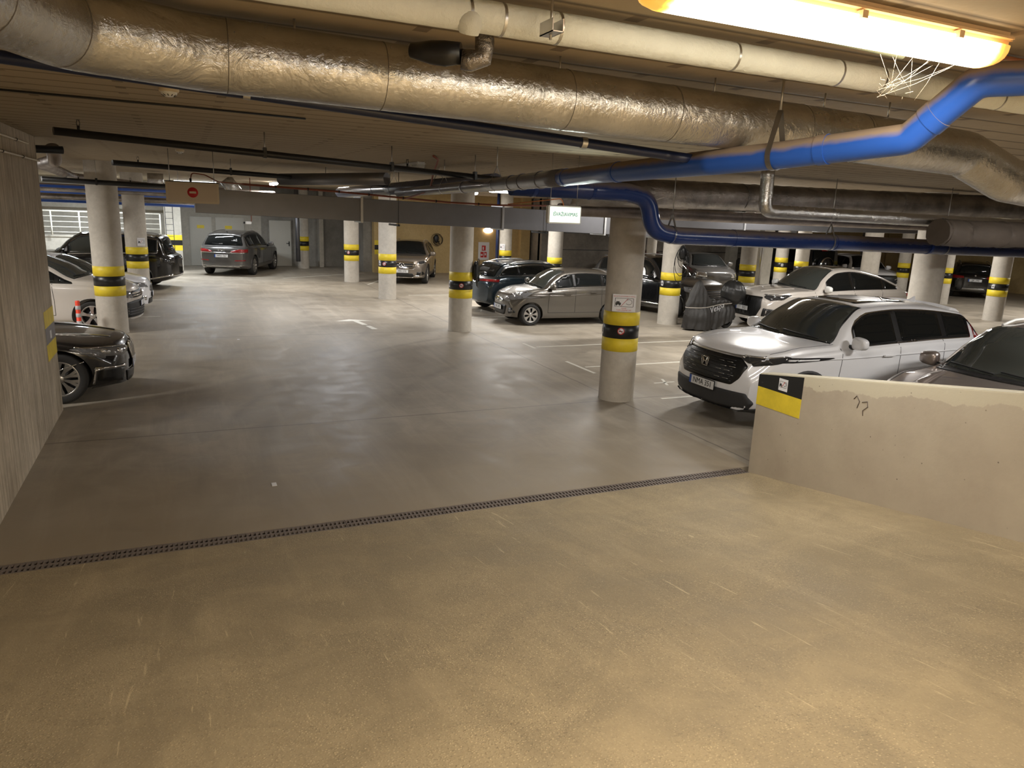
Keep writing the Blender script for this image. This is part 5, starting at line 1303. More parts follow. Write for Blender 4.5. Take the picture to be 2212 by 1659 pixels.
# ------------------------------------------------------------------ the individual cars
def crv():
    c = Car(L=4.70, W=1.87, H=1.67, wb=2.70, fo=0.93, r=0.365, clear=0.24, nose=0.84, lead=1.06, cowl=1.17, cowl_x=1.22, roof_x=2.02, roof_e=4.05, rtop=1.57, rglass_x=4.50, rglass_z=1.14,
            tail=1.06, belt_f=1.06, belt_r=1.15, wr=0.62, bowf=0.26, boww=0.30)
    c.begin('white family SUV with black hexagonal grille parked nose-out behind the low ramp wall', *POSE['crv'], M['paint_white'], 1.08)
    c.windscreen(M['glass_lt']); c.glazing((2.62, 3.55), 0.10, x1=4.12, chrome=True); c.rearscreen()
    c.wheels(5, M['rim_dark'], True); c.arches(M['clad'], 0.055); c.doors(2.60, 3.50, gap=M['gap_white']); c.mirrors(); c.fin()
    # headlamp band, grille, lower intake
    g = [(-0.52, 0.955), (0.52, 0.955), (0.66, 0.86), (0.60, 0.70), (0.50, 0.60), (-0.50, 0.60), (-0.60, 0.70), (-0.66, 0.86)]
    gr = c.part('grille', M['grille'], [(g, 'front')], 0.006, 0.03)
    c.strip('grille_bar', M['trim'], [([(-0.50 + .02 * (i % 2), 0.645 + i * 0.052), (0.50 - .02 * (i % 2), 0.645 + i * 0.052)], 'front') for i in range(6)], 0.012, 0.016, gr)
    c.strip('grille_stud', M['alu'], [([(y + (0.07 if i % 2 else 0), 0.67 + i * 0.052), (y + 0.09 + (0.07 if i % 2 else 0), 0.668 + i * 0.052)], 'front') for i in range(5) for y in (-0.50, -0.34, 0.22, 0.36)], 0.005, 0.020, gr)
    c.part('chrome_lip', M['alu'], [([(-0.56, 0.955), (-0.54, 0.985), (0.54, 0.985), (0.56, 0.955)], 'front')], 0.010, 0.0)
    h, n = c.on('front', 0, 0.82, 0.03)
    eb = bmesh.new()
    em = [((-0.075, 0.06), (-0.055, -0.06)), ((0.075, 0.06), (0.055, -0.06)), ((-0.075, 0.06), (0.075, 0.06)), ((-0.055, -0.06), (0.055, -0.06))]
    for a, b in em: add_tube(eb, [(h.x, a[0], h.z + a[1]), (h.x, b[0], h.z + b[1])], 0.007, 8)
    for y in (-1, 1): add_tube(eb, [(h.x, y * 0.045, h.z + 0.048), (h.x, y * 0.026, h.z), (h.x, y * 0.040, h.z - 0.048)], 0.009, 8)
    add_tube(eb, [(h.x, -0.028, h.z), (h.x, 0.028, h.z)], 0.008, 8)
    obj('emblem', eb, M['chrome'], c.root)
    hl = [(0.50, 0.955), (0.60, 0.985), (0.93, 1.0), (0.93, 0.945), (0.64, 0.90)]
    hs = [(c.X(0.02), 0.87), (c.X(0.05), 0.985), (c.X(0.62), 1.02), (c.X(0.68), 1.0), (c.X(0.52), 0.935)]
    hd = c.part('headlamp', M['lens_dark'], both_front(hl) + [(hs, 'left'), (hs, 'right')], 0.010, 0.02)
    c.part('daytime_strip', M['lens_bright'], [([(c.X(0.05), 0.975), (c.X(0.05), 0.990), (c.X(0.60), 1.018), (c.X(0.62), 1.005)], 'left'), ([(c.X(0.05), 0.975), (c.X(0.05), 0.990), (c.X(0.60), 1.018), (c.X(0.62), 1.005)], 'right')], 0.014, parent=hd)
    lo = [(-0.78, 0.40), (-0.72, 0.52), (0.72, 0.52), (0.78, 0.40), (0.70, 0.28), (-0.70, 0.28)]
    c.part('lower_intake', M['clad'], [(lo, 'front')], 0.012, 0.03)
    c.part('bumper_lip', M['trim'], [([(-0.86, 0.30), (-0.80, 0.335), (-0.62, 0.285), (0.62, 0.285), (0.80, 0.335), (0.86, 0.30), (0.6, 0.245), (-0.6, 0.245)], 'front')], 0.022)
    c.part('fog_trim', M['alu'], both_front([(0.80, 0.40), (0.86, 0.46), (0.90, 0.46), (0.88, 0.38)]), 0.016)
    c.plate('NMA 351', 0.53, tilt=-0.05)
    c.part('panorama_roof', M['glass'], [([(c.X(2.20), -0.40), (c.X(2.14), 0), (c.X(2.20), 0.40), (c.X(3.20), 0.42), (c.X(3.20), -0.42)], 'top')], 0.004, 0.04)
    c.strip('bonnet_seam', M['gap_white'], [([(c.X(0.30), y * 0.74), (c.X(0.62), y * 0.80), (c.X(1.2), y * 0.79), (c.X(1.45), y * 0.80)], 'top') for y in (1, -1)], 0.008)
    c.crease([(c.X(0.62), 0.97), (c.X(1.6), 0.965), (c.X(3.0), 0.99), (c.X(4.3), 1.02)], wd=0.02, off=0.006)
    c.crease([(c.X(1.6), 0.45), (c.X(2.6), 0.42), (c.X(3.4), 0.47)], wd=0.02, off=0.006)
    ts = [(c.X(4.52), 1.42), (c.X(4.40), 1.42), (c.X(4.50), 1.15), (c.X(4.42), 0.99), (c.X(4.66), 0.99), (c.X(4.66), 1.08), (c.X(4.62), 1.2)]
    c.part('tail_lamp', M['tail'], [(ts, 'left'), (ts, 'right')] + both_rear([(0.66, 1.40), (0.72, 1.40), (0.86, 1.10), (0.86, 0.99), (0.55, 0.99), (0.72, 1.08)]), 0.012, 0.01)
    c.part('spoiler_end', M['trim'], [([(c.X(4.12), 1.56), (c.X(4.40), 1.46), (c.X(4.50), 1.33), (c.X(4.40), 1.36), (c.X(4.30), 1.46)], sd) for sd in ('left', 'right')], 0.014, 0.01)
def silver_suv():
    c = Car(L=4.40, W=1.84, H=1.62, wb=2.65, fo=0.88, r=0.34, clear=0.20, nose=0.78, lead=0.98, cowl=1.10, cowl_x=1.10, roof_x=1.92, roof_e=3.8, rtop=1.54, rglass_x=4.15, rglass_z=1.12, tail=1.05,
            belt_f=0.99, belt_r=1.10, wr=0.60, bowf=0.30, boww=0.36)
    c.begin('mauve-silver car in the right corner, showing bonnet and windscreen over the low ramp wall', *POSE['silver'], M['paint_silver'], 1.10)
    c.windscreen(M['glass_lt']); c.glazing((2.4, 3.3), 0.08, x1=3.85); c.rearscreen(); c.wheels(5); c.doors(2.4, 3.3); c.mirrors(x=1.55); c.rails(M['white_plastic'])
    for y in (1, -1):
        c.part('bonnet_bulge', c.paint, [([(c.X(0.35), y * 0.30), (c.X(0.35), y * 0.42), (c.X(0.98), y * 0.52), (c.X(0.98), y * 0.44)], 'top')], 0.018, 0.03, depth=0.03)
        c.strip('bonnet_seam', M['gap'], [([(c.X(0.3), y * 0.70), (c.X(0.7), y * 0.76), (c.X(1.25), y * 0.78)], 'top')], 0.008)
    c.part('cowl_panel', M['trim'], [([(c.X(1.00 + 0.36 * (y / .92) ** 2), y) for y in [q / 10 * .70 for q in range(-10, 11)]] + [(c.X(1.13 + 0.36 * (y / .92) ** 2), y) for y in [q / 10 * .68 for q in range(10, -11, -1)]], 'top')], 0.010)
    c.part('headlamp', M['lens'], both_front([(0.45, 0.80), (0.50, 0.88), (0.85, 0.95), (0.85, 0.84)]), 0.01, 0.02)
    c.part('grille', M['grille'], [([(-0.45, 0.60), (-0.5, 0.80), (0.5, 0.80), (0.45, 0.60)], 'front')], 0.006, 0.03)
def q8():
    c = Car(L=4.99, W=2.0, H=1.70, wb=2.995, fo=0.93, r=0.385, clear=0.24, nose=0.86, lead=1.02, cowl=1.13, cowl_x=1.35, roof_x=2.25, roof_e=3.70, rtop=1.56, rglass_x=4.72, rglass_z=1.15, tail=1.10,
            belt_f=1.03, belt_r=1.12, wr=0.62, bowf=0.26, boww=0.32)
    c.begin('pearl-beige coupe SUV with black octagonal grille parked behind the covered scooter', *POSE['q8'], M['paint_pearl'], 1.04)
    c.windscreen(M['glass_lt']); c.glazing((2.80, 3.85), 0.06, x1=4.30); c.rearscreen(False); c.wheels(8, M['rim'], True); c.arches(M['trim'], 0.04); c.doors(2.80, 3.75); c.mirrors(mat_=M['white_plastic']); c.fin()
    g = [(-0.62, 0.90), (0.62, 0.90), (0.66, 0.62), (0.52, 0.36), (-0.52, 0.36), (-0.66, 0.62)]
    gr = c.part('grille', M['grille'], [(g, 'front')], 0.008, 0.04)
    c.strip('grille_bar', M['trim'], [([(y, 0.42), (y, 0.86)], 'front') for y in (-0.45, -0.3, -.15, 0, .15, .3, .45)], 0.012, 0.018, gr)
    c.part('side_intake', M['trim'], both_front([(0.68, 0.40), (0.72, 0.62), (0.90, 0.60), (0.92, 0.44)]), 0.008, 0.03)
    hl = [(0.63, 0.90), (0.66, 0.97), (0.96, 0.98), (0.96, 0.86), (0.80, 0.82)]
    hs = [(c.X(0.05), 0.86), (c.X(0.08), 0.97), (c.X(0.66), 0.985), (c.X(0.5), 0.85)]
    hd = c.part('headlamp', M['lens_dark'], both_front(hl) + [(hs, 'left'), (hs, 'right')], 0.010, 0.02)
    c.strip('lamp_strip', M['lens_bright'], [([(c.X(0.12), 0.955), (c.X(0.55), 0.965)], sd) for sd in ('left', 'right')], 0.018, 0.016, hd)
    c.plate('      515', 0.56)
    c.strip('bonnet_seam', M['gap'], [([(c.X(0.25), y * 0.80), (c.X(0.7), y * 0.86), (c.X(1.4), y * 0.84)], 'top') for y in (1, -1)], 0.008)
    c.part('bonnet_ridge', c.paint, [([(c.X(0.3), y * 0.30), (c.X(0.3), y * 0.33), (c.X(1.2), y * 0.52), (c.X(1.2), y * 0.47)], 'top') for y in (1, -1)], 0.012)
    c.crease([(c.X(0.7), 0.93), (c.X(2.5), 0.95), (c.X(4.6), 0.98)], wd=0.02, off=0.006)
    c.part('panorama_roof', M['glass'], [([(c.X(2.42), -0.45), (c.X(2.36), 0), (c.X(2.42), 0.45), (c.X(3.6), 0.42), (c.X(3.6), -0.42)], 'top')], 0.004, 0.04)
    c.part('tail_lamp', M['tail'], both_rear([(0.0, 0.98), (0.0, 1.03), (0.92, 1.05), (0.92, 0.96)]), 0.012)
def picanto():
    c = Car(L=3.60, W=1.60, H=1.48, wb=2.385, fo=0.64, r=0.285, tw=0.18, clear=0.17, nose=0.66, lead=0.86, cowl=1.00, cowl_x=0.82, roof_x=1.62, roof_e=3.12, rtop=1.42, rglass_x=3.42, rglass_z=1.0, tail=0.94,
            belt_f=0.91, belt_r=1.02, wr=0.50, bowf=0.26, boww=0.24)
    c.begin('small beige-grey hatchback parked left of the near column with the square notice', *POSE['picanto'], M['paint_beige'])
    c.windscreen(M['glass_lt']); c.glazing((1.92, 2.78), 0.07, x1=3.20); c.rearscreen(); c.wheels(7, M['rim'], True, 0.11); c.doors(1.92, 2.72); c.mirrors(x=1.22)
    gr = c.part('grille', M['grille'], [([(-0.30, 0.62), (-0.22, 0.685), (0.22, 0.685), (0.30, 0.62), (0.2, 0.59), (-0.2, 0.59)], 'front')], 0.010, 0.02)
    c.strip('grille_rim', M['chrome'], [([(-0.30, 0.62), (-0.22, 0.69), (0.22, 0.69), (0.30, 0.62), (0.20, 0.585), (-0.20, 0.585), (-0.30, 0.62)], 'front')], 0.012, 0.016, gr)
    h, n = c.on('front', 0, 0.637, 0.02); bm = bmesh.new(); add_lathe(bm, [(0.001, 0.012), (0.045, 0.008), (0.05, -0.01)], 20, axis='X'); bmesh.ops.scale(bm, verts=bm.verts[:], vec=(1, 1, .55)); bmesh.ops.translate(bm, verts=bm.verts[:], vec=h); obj('emblem', bm, M['chrome'], c.root)
    c.part('lower_intake', M['grille'], [([(-0.36, 0.26), (-0.44, 0.50), (-.36, .52), (0.36, 0.52), (0.44, 0.50), (0.36, 0.26)], 'front')], 0.010, 0.04)
    fg = c.part('fog_housing', M['trim'], both_front([(0.50, 0.30), (0.50, 0.45), (0.62, 0.47), (0.68, 0.34)]), 0.010, 0.04)
    c.part('fog_lamp', M['lens'], both_front(circle(0.585, 0.385, 0.042, 14)), 0.018, parent=fg)
    hl = [(0.34, 0.66), (0.40, 0.74), (0.62, 0.84), (0.80, 0.88), (0.80, 0.74), (0.6, 0.66)]
    hs = [(c.X(0.02), 0.68), (c.X(0.10), 0.80), (c.X(0.50), 0.90), (c.X(0.58), 0.88), (c.X(0.42), 0.74)]
    hd = c.part('headlamp', M['lens'], both_front(hl) + [(hs, 'left'), (hs, 'right')], 0.010, 0.02)
    c.part('lamp_bowl', M['lens_bright'], [(circle(c.X(0.20), 0.775, 0.045, 14), sd) for sd in ('left', 'right')] + [(circle(c.X(0.34), 0.82, 0.038, 14), sd) for sd in ('left', 'right')], 0.014, parent=hd)
    c.plate('JUG 383', 0.44)
    c.crease([(c.X(0.6), 0.80), (c.X(1.6), 0.79), (c.X(3.2), 0.88)], wd=0.018, off=0.006)
    c.strip('bonnet_seam', M['gap'], [([(c.X(0.22), y * 0.46), (c.X(0.5), y * 0.62), (c.X(0.95), y * 0.66)], 'top') for y in (1, -1)], 0.008)
    c.part('tail_lamp', M['tail'], both_rear([(0.60, 0.95), (0.62, 1.25), (0.76, 1.15), (0.78, 0.95)]), 0.012)
def glc():
    c = Car(L=4.67, W=1.89, H=1.64, wb=2.87, fo=0.86, r=0.365, clear=0.23, nose=0.84, lead=1.0, cowl=1.12, cowl_x=1.30, roof_x=2.15, roof_e=3.95, rtop=1.55, rglass_x=4.40, rglass_z=1.1, tail=1.0,
            belt_f=1.02, belt_r=1.10, wr=0.60)
    c.begin('bronze-grey SUV with round star badge facing out beside the yellow wall', *POSE['glc'], M['paint_champ'])
    c.windscreen(M['glass']); c.glazing((2.55, 3.5), 0.07, chrome=True); c.rearscreen(); c.wheels(5); c.arches(M['trim'], 0.03); c.doors(2.55, 3.45); c.mirrors(); c.rails(M['alu'])
    gr = c.part('grille', M['grille'], [([(-0.46, 0.86), (0.46, 0.86), (0.54, 0.72), (0.46, 0.60), (-0.46, 0.60), (-0.54, 0.72)], 'front')], 0.008, 0.03)
    c.strip('grille_rim', M['chrome'], [([(-0.46, 0.87), (0.46, 0.87), (0.55, 0.72), (0.46, 0.59), (-0.46, 0.59), (-0.55, 0.72), (-0.46, 0.87)], 'front'), ([(-0.5, 0.745), (-0.12, 0.745)], 'front'), ([(0.5, 0.745), (0.12, 0.745)], 'front')], 0.024, 0.018, gr)
    h, n = c.on('front', 0, 0.74, 0.03); bm = bmesh.new(); add_tube(bm, [(h.x, 0.10 * math.cos(a), h.z + 0.10 * math.sin(a)) for a in [2 * PI * i / 24 for i in range(25)]], 0.012, 8)
    for a in (90, 210, 330): add_tube(bm, [(h.x, 0, h.z), (h.x, 0.095 * math.cos(math.radians(a)), h.z + 0.095 * math.sin(math.radians(a)))], [0.02, 0.006], 8)
    obj('star_emblem', bm, M['chrome'], c.root)
    hl = [(0.56, 0.82), (0.58, 0.90), (0.86, 0.94), (0.90, 0.84), (0.74, 0.76)]
    hd = c.part('headlamp', M['lens_bright'], both_front(hl), 0.010, 0.03); c.part('lamp_core', M['lens_dark'], both_front([(0.61, 0.83), (0.63, 0.885), (0.82, 0.915), (0.84, 0.85), (0.74, 0.79)]), 0.018, 0.03, parent=hd)
    c.part('side_intake', M['grille'], both_front([(0.56, 0.36), (0.58, 0.50), (0.80, 0.52), (0.86, 0.40)]), 0.01, 0.03)
    c.part('lower_intake', M['grille'], [([(-0.5, 0.30), (-0.42, 0.44), (0.42, 0.44), (0.5, 0.30)], 'front')], 0.01, 0.03)
    c.strip('bumper_chrome', M['chrome'], [([(-0.82, 0.33), (-0.5, 0.36), (-0.42, 0.29), (0.42, 0.29), (0.5, 0.36), (0.82, 0.33)], 'front')], 0.03, 0.02)
    c.plate('MIS 370', 0.52)
def q7():
    c = Car(L=5.06, W=1.97, H=1.74, wb=2.995, fo=0.95, r=0.385, clear=0.26, nose=0.86, lead=1.05, cowl=1.17, cowl_x=1.40, roof_x=2.25, roof_e=4.45, rtop=1.64, rglass_x=4.86, rglass_z=1.17, tail=1.12,
            belt_f=1.06, belt_r=1.15, wr=0.63, bowr=0.20)
    c.begin('graphite SUV seen from behind, parked by the far left wall doors', *POSE['q7'], M['paint_grey'])
    c.windscreen(); c.glazing((2.75, 3.75), 0.06, x1=4.45, chrome=True); c.rearscreen(inset=0.06); c.wheels(10); c.arches(M['paint_grey'], 0.03, False); c.doors(2.75, 3.7); c.mirrors(); c.rails(M['alu'], off=.03); c.fin()
    tl = [(0.36, 0.945), (0.36, 0.985), (0.55, 1.03), (0.92, 1.05), (0.92, 0.93), (0.6, 0.925)]
    c.part('tail_lamp', M['tail'], both_rear(tl) + [([(c.X(4.98), 0.94), (c.X(4.98), 1.05), (c.X(4.66), 1.06), (c.X(4.72), 0.95)], sd) for sd in ('left', 'right')], 0.012, 0.015)
    c.strip('chrome_strip', M['chrome'], [([(-0.90, 0.925), (0.90, 0.925)], 'rear'), ([(-0.82, 0.44), (-0.6, 0.42), (0.6, 0.42), (0.82, 0.44)], 'rear')], 0.022, 0.018)
    c.part('reflector', M['tail'], both_rear([(0.5, 0.60), (0.5, 0.64), (0.86, 0.65), (0.86, 0.61)]), 0.010)
    c.part('bumper_insert', M['alu'], [([(-0.62, 0.30), (-0.66, 0.40), (0.66, 0.40), (0.62, 0.30)], 'rear')], 0.012, 0.02)
    h, n = c.on('rear', 0, 1.04, 0.02); bm = bmesh.new()
    for i in range(4): add_tube(bm, [(h.x, -0.105 + i * 0.07 + 0.045 * math.cos(a), h.z + 0.045 * math.sin(a)) for a in [2 * PI * k / 18 for k in range(19)]], 0.006, 6)
    obj('ring_emblem', bm, M['chrome'], c.root)
    c.plate('MFD 767', 0.80, rear=True)
def cupra():
    c = Car(L=4.45, W=1.84, H=1.51, wb=2.68, fo=0.89, r=0.35, clear=0.20, nose=0.76, lead=0.92, cowl=1.04, cowl_x=1.25, roof_x=2.05, roof_e=3.72, rtop=1.44, rglass_x=4.22, rglass_z=1.05, tail=0.98,
            belt_f=0.96, belt_r=1.09, wr=0.57)
    c.begin('dark petrol-blue crossover behind the small beige hatchback', *POSE['cupra'], M['paint_blue'])
    c.windscreen(); c.glazing((2.45, 3.35), 0.06, x1=4.05, chrome=True); c.rearscreen(); c.wheels(5, M['rim_dark'], True); c.arches(M['trim'], 0.06); c.doors(2.45, 3.3, handle=M['chrome']); c.mirrors(mat_=M['trim']); c.rails(M['alu'])
    c.part('tail_lamp', M['tail'], both_rear([(0.0, 0.93), (0.0, 0.95), (0.6, 0.97), (0.86, 1.0), (0.86, 0.93), (0.6, 0.93)]) + [([(c.X(4.36), 0.93), (c.X(4.36), 0.98), (c.X(4.10), 1.0), (c.X(4.16), 0.94)], sd) for sd in ('left', 'right')], 0.012)
    c.crease([(c.X(0.9), 0.86), (c.X(2.4), 0.80), (c.X(4.0), 0.92)], wd=0.02, off=0.006)
    c.part('headlamp', M['lens'], both_front([(0.50, 0.78), (0.54, 0.86), (0.86, 0.88), (0.86, 0.80)]), 0.01, 0.02)
def black_suv():
    c = Car(L=4.85, W=1.92, H=1.76, wb=2.85, fo=0.92, r=0.375, clear=0.24, nose=0.86, lead=1.03, cowl=1.15, cowl_x=1.25, roof_x=2.10, roof_e=4.2, rtop=1.66, rglass_x=4.6, rglass_z=1.15, tail=1.1,
            belt_f=1.04, belt_r=1.13, wr=0.62)
    c.begin('large glossy black SUV between the near column and the column with the charging cable', *POSE['blacksuv'], M['paint_blackdust'])
    c.windscreen(M['glass']); c.glazing((2.6, 3.6), 0.07, chrome=True); c.rearscreen(); c.wheels(10); c.arches(M['paint_black'], 0.03, False); c.doors(2.6, 3.55, handle=M['chrome']); c.mirrors(); c.rails(M['alu'])
    c.strip('sill_chrome', M['chrome'], [([(c.xf - .5, 0.34), (c.xr + .5, 0.34)], sd) for sd in ('left', 'right')], 0.03, 0.014)
    gr = c.part('grille', M['grille'], [([(-0.45, 0.88), (0.45, 0.88), (0.50, 0.74), (0.40, 0.62), (-0.40, 0.62), (-0.50, 0.74)], 'front')], 0.008, 0.03)
    c.strip('grille_bar', M['chrome'], [([(-0.44, 0.68 + i * 0.06), (0.44, 0.68 + i * 0.06)], 'front') for i in range(4)], 0.014, 0.018, gr)
    hd = c.part('headlamp', M['lens'], both_front([(0.52, 0.76), (0.54, 0.92), (0.90, 0.96), (0.92, 0.82), (0.74, 0.74)]), 0.010, 0.04)
    c.part('lamp_bowl', M['lens_bright'], both_front(circle(0.66, 0.84, 0.055, 14)) + both_front(circle(0.80, 0.87, 0.045, 14)), 0.018, parent=hd)
    fg = c.part('fog_housing', M['trim'], both_front([(0.58, 0.38), (0.58, 0.54), (0.82, 0.54), (0.84, 0.42)]), 0.010, 0.03); c.part('fog_lamp', M['lens_bright'], both_front(ring_poly(0.69, 0.46, 0.035, 0.05, 16, 0, 340)), 0.018, parent=fg)
    c.part('lower_intake', M['grille'], [([(-0.45, 0.32), (-0.5, 0.5), (0.5, 0.5), (0.45, 0.32)], 'front')], 0.01, 0.03)
def left_suv():
    c = Car(L=4.95, W=1.95, H=1.80, wb=2.95, fo=0.9, r=0.385, clear=0.25, nose=0.86, lead=1.05, cowl=1.17, cowl_x=1.30, roof_x=2.15, roof_e=4.45, rtop=1.70, rglass_x=4.78, rglass_z=1.12, tail=1.08,
            belt_f=1.05, belt_r=1.16, wr=0.66, bowr=0.20)
    c.begin('long glossy black SUV with silver sills at the far left behind the two white cars', *POSE['leftsuv'], M['paint_black'])
    c.windscreen(M['glass_lt']); c.glazing((2.75, 3.75), 0.10, x1=4.45, chrome=True, lt=M['glass_lt']); c.rearscreen(); c.wheels(5); c.arches(M['paint_black'], 0.03, False); c.doors(2.75, 3.7); c.mirrors(); c.rails(M['alu'])
    c.strip('bumper_chrome', M['chrome'], [([(c.X(4.2), 0.36), (c.X(4.9), 0.50)], sd) for sd in ('left', 'right')] + [([(-0.8, 0.47), (0.8, 0.47)], 'rear')], 0.05, 0.014)
    c.part('tail_lamp', M['lens_dark'], both_rear([(0.62, 0.90), (0.66, 1.12), (0.88, 1.1), (0.9, 0.88)]) + [([(c.X(4.90), 0.88), (c.X(4.88), 1.08), (c.X(4.72), 1.06), (c.X(4.76), 0.90)], sd) for sd in ('left', 'right')], 0.012, 0.02)
def vw():
    c = Car(L=4.50, W=1.83, H=1.68, wb=2.76, fo=0.86, r=0.33, clear=0.19, nose=0.80, lead=0.98, cowl=1.16, cowl_x=0.98, roof_x=2.15, roof_e=3.95, rtop=1.60, rglass_x=4.3, rglass_z=1.1, tail=1.0,
            belt_f=1.00, belt_r=1.05, wr=0.62, bowf=0.28)
    c.begin('white people carrier with dark lower bumper behind the first left column', *POSE['vw'], M['paint_pearl'])
    c.windscreen(M['glass_lt']); c.glazing((1.50, 2.5, 3.45), 0.07, x0=1.05); c.rearscreen(); c.wheels(5, M['rim'], False, 0.10); c.arches(M['black'], 0.012, False); c.doors(2.5, 3.4, a=1.55); c.mirrors(x=1.85)
    gr = c.part('grille', M['grille'], [([(-0.55, 0.70), (-0.50, 0.84), (0.50, 0.84), (0.55, 0.70)], 'front')], 0.01, 0.02)
    c.strip('grille_bar', M['chrome'], [([(-0.56, z), (0.56, z)], 'front') for z in (0.74, 0.79)], 0.014, 0.018, gr)
    h, n = c.on('front', 0, 0.77, 0.025); bm = bmesh.new(); add_tube(bm, [(h.x, 0.075 * math.cos(a), h.z + 0.075 * math.sin(a)) for a in [2 * PI * i / 20 for i in range(21)]], 0.008, 8); obj('round_emblem', bm, M['chrome'], c.root)
    hs = [(c.X(0.02), 0.72), (c.X(0.04), 0.84), (c.X(0.40), 0.94), (c.X(0.45), 0.90), (c.X(0.30), 0.76)]
    c.part('headlamp', M['lens'], both_front([(0.55, 0.70), (0.52, 0.84), (0.86, 0.90), (0.88, 0.74)]) + [(hs, sd) for sd in ('left', 'right')], 0.01, 0.02)
    lowr = [(-0.86, 0.28), (-0.90, 0.60), (-0.5, 0.64), (0.5, 0.64), (0.90, 0.60), (0.86, 0.28)]
    sd_ = [(c.X(0.0), 0.28), (c.X(0.0), 0.60), (c.X(0.30), 0.56), (c.X(0.42), 0.30)]
    lb = c.part('lower_bumper', M['clad'], [(lowr, 'front'), (sd_, 'left'), (sd_, 'right')], 0.012, 0.03)
    c.strip('bumper_rib', M['trim'], [([(-0.8, z), (0.8, z)], 'front') for z in (0.34, 0.40, 0.46)], 0.02, 0.022, lb)
    c.plate('C', 0.55)
def ceed():
    c = Car(L=4.31, W=1.78, H=1.47, wb=2.65, fo=0.88, r=0.32, clear=0.17, nose=0.68, lead=0.88, cowl=1.0, cowl_x=1.05, roof_x=2.0, roof_e=3.6, rtop=1.40, rglass_x=4.05, rglass_z=1.0, tail=0.95,
            belt_f=0.90, belt_r=1.0, wr=0.56, bowf=0.32)
    c.begin('white hatchback with almond headlamp, beyond the white people carrier', *POSE['ceed'], M['paint_white'])
    c.windscreen(M['glass_lt']); c.glazing((2.3, 3.2), 0.07); c.rearscreen(); c.wheels(5); c.doors(2.3, 3.15); c.mirrors()
    gr = c.part('grille', M['grille'], [([(-0.38, 0.56), (-0.30, 0.68), (0.30, 0.68), (0.38, 0.56), (0.28, 0.52), (-0.28, 0.52)], 'front')], 0.012, 0.03)
    c.strip('grille_rim', M['chrome'], [([(-0.38, 0.56), (-0.30, 0.685), (0.30, 0.685), (0.38, 0.56)], 'front')], 0.014, 0.018, gr)
    hs = [(c.X(0.06), 0.66), (c.X(0.16), 0.76), (c.X(0.50), 0.84), (c.X(0.56), 0.82), (c.X(0.40), 0.70), (c.X(0.2), 0.64)]
    hd = c.part('headlamp', M['lens'], both_front([(0.48, 0.64), (0.50, 0.74), (0.84, 0.82), (0.84, 0.68)]) + [(hs, sd) for sd in ('left', 'right')], 0.01, 0.02)
    c.part('lamp_bowl', M['lens_bright'], [(circle(c.X(0.26), 0.725, 0.045, 12), sd) for sd in ('left', 'right')], 0.016, parent=hd)
    c.part('fog_trim', M['chrome'], both_front([(0.58, 0.32), (0.58, 0.42), (0.76, 0.44), (0.82, 0.34)]), 0.014, 0.02)
    c.part('lower_intake', M['grille'], [([(-0.5, 0.22), (-0.46, 0.36), (0.46, 0.36), (0.5, 0.22)], 'front')], 0.01, 0.03)
    c.plate('', 0.43)
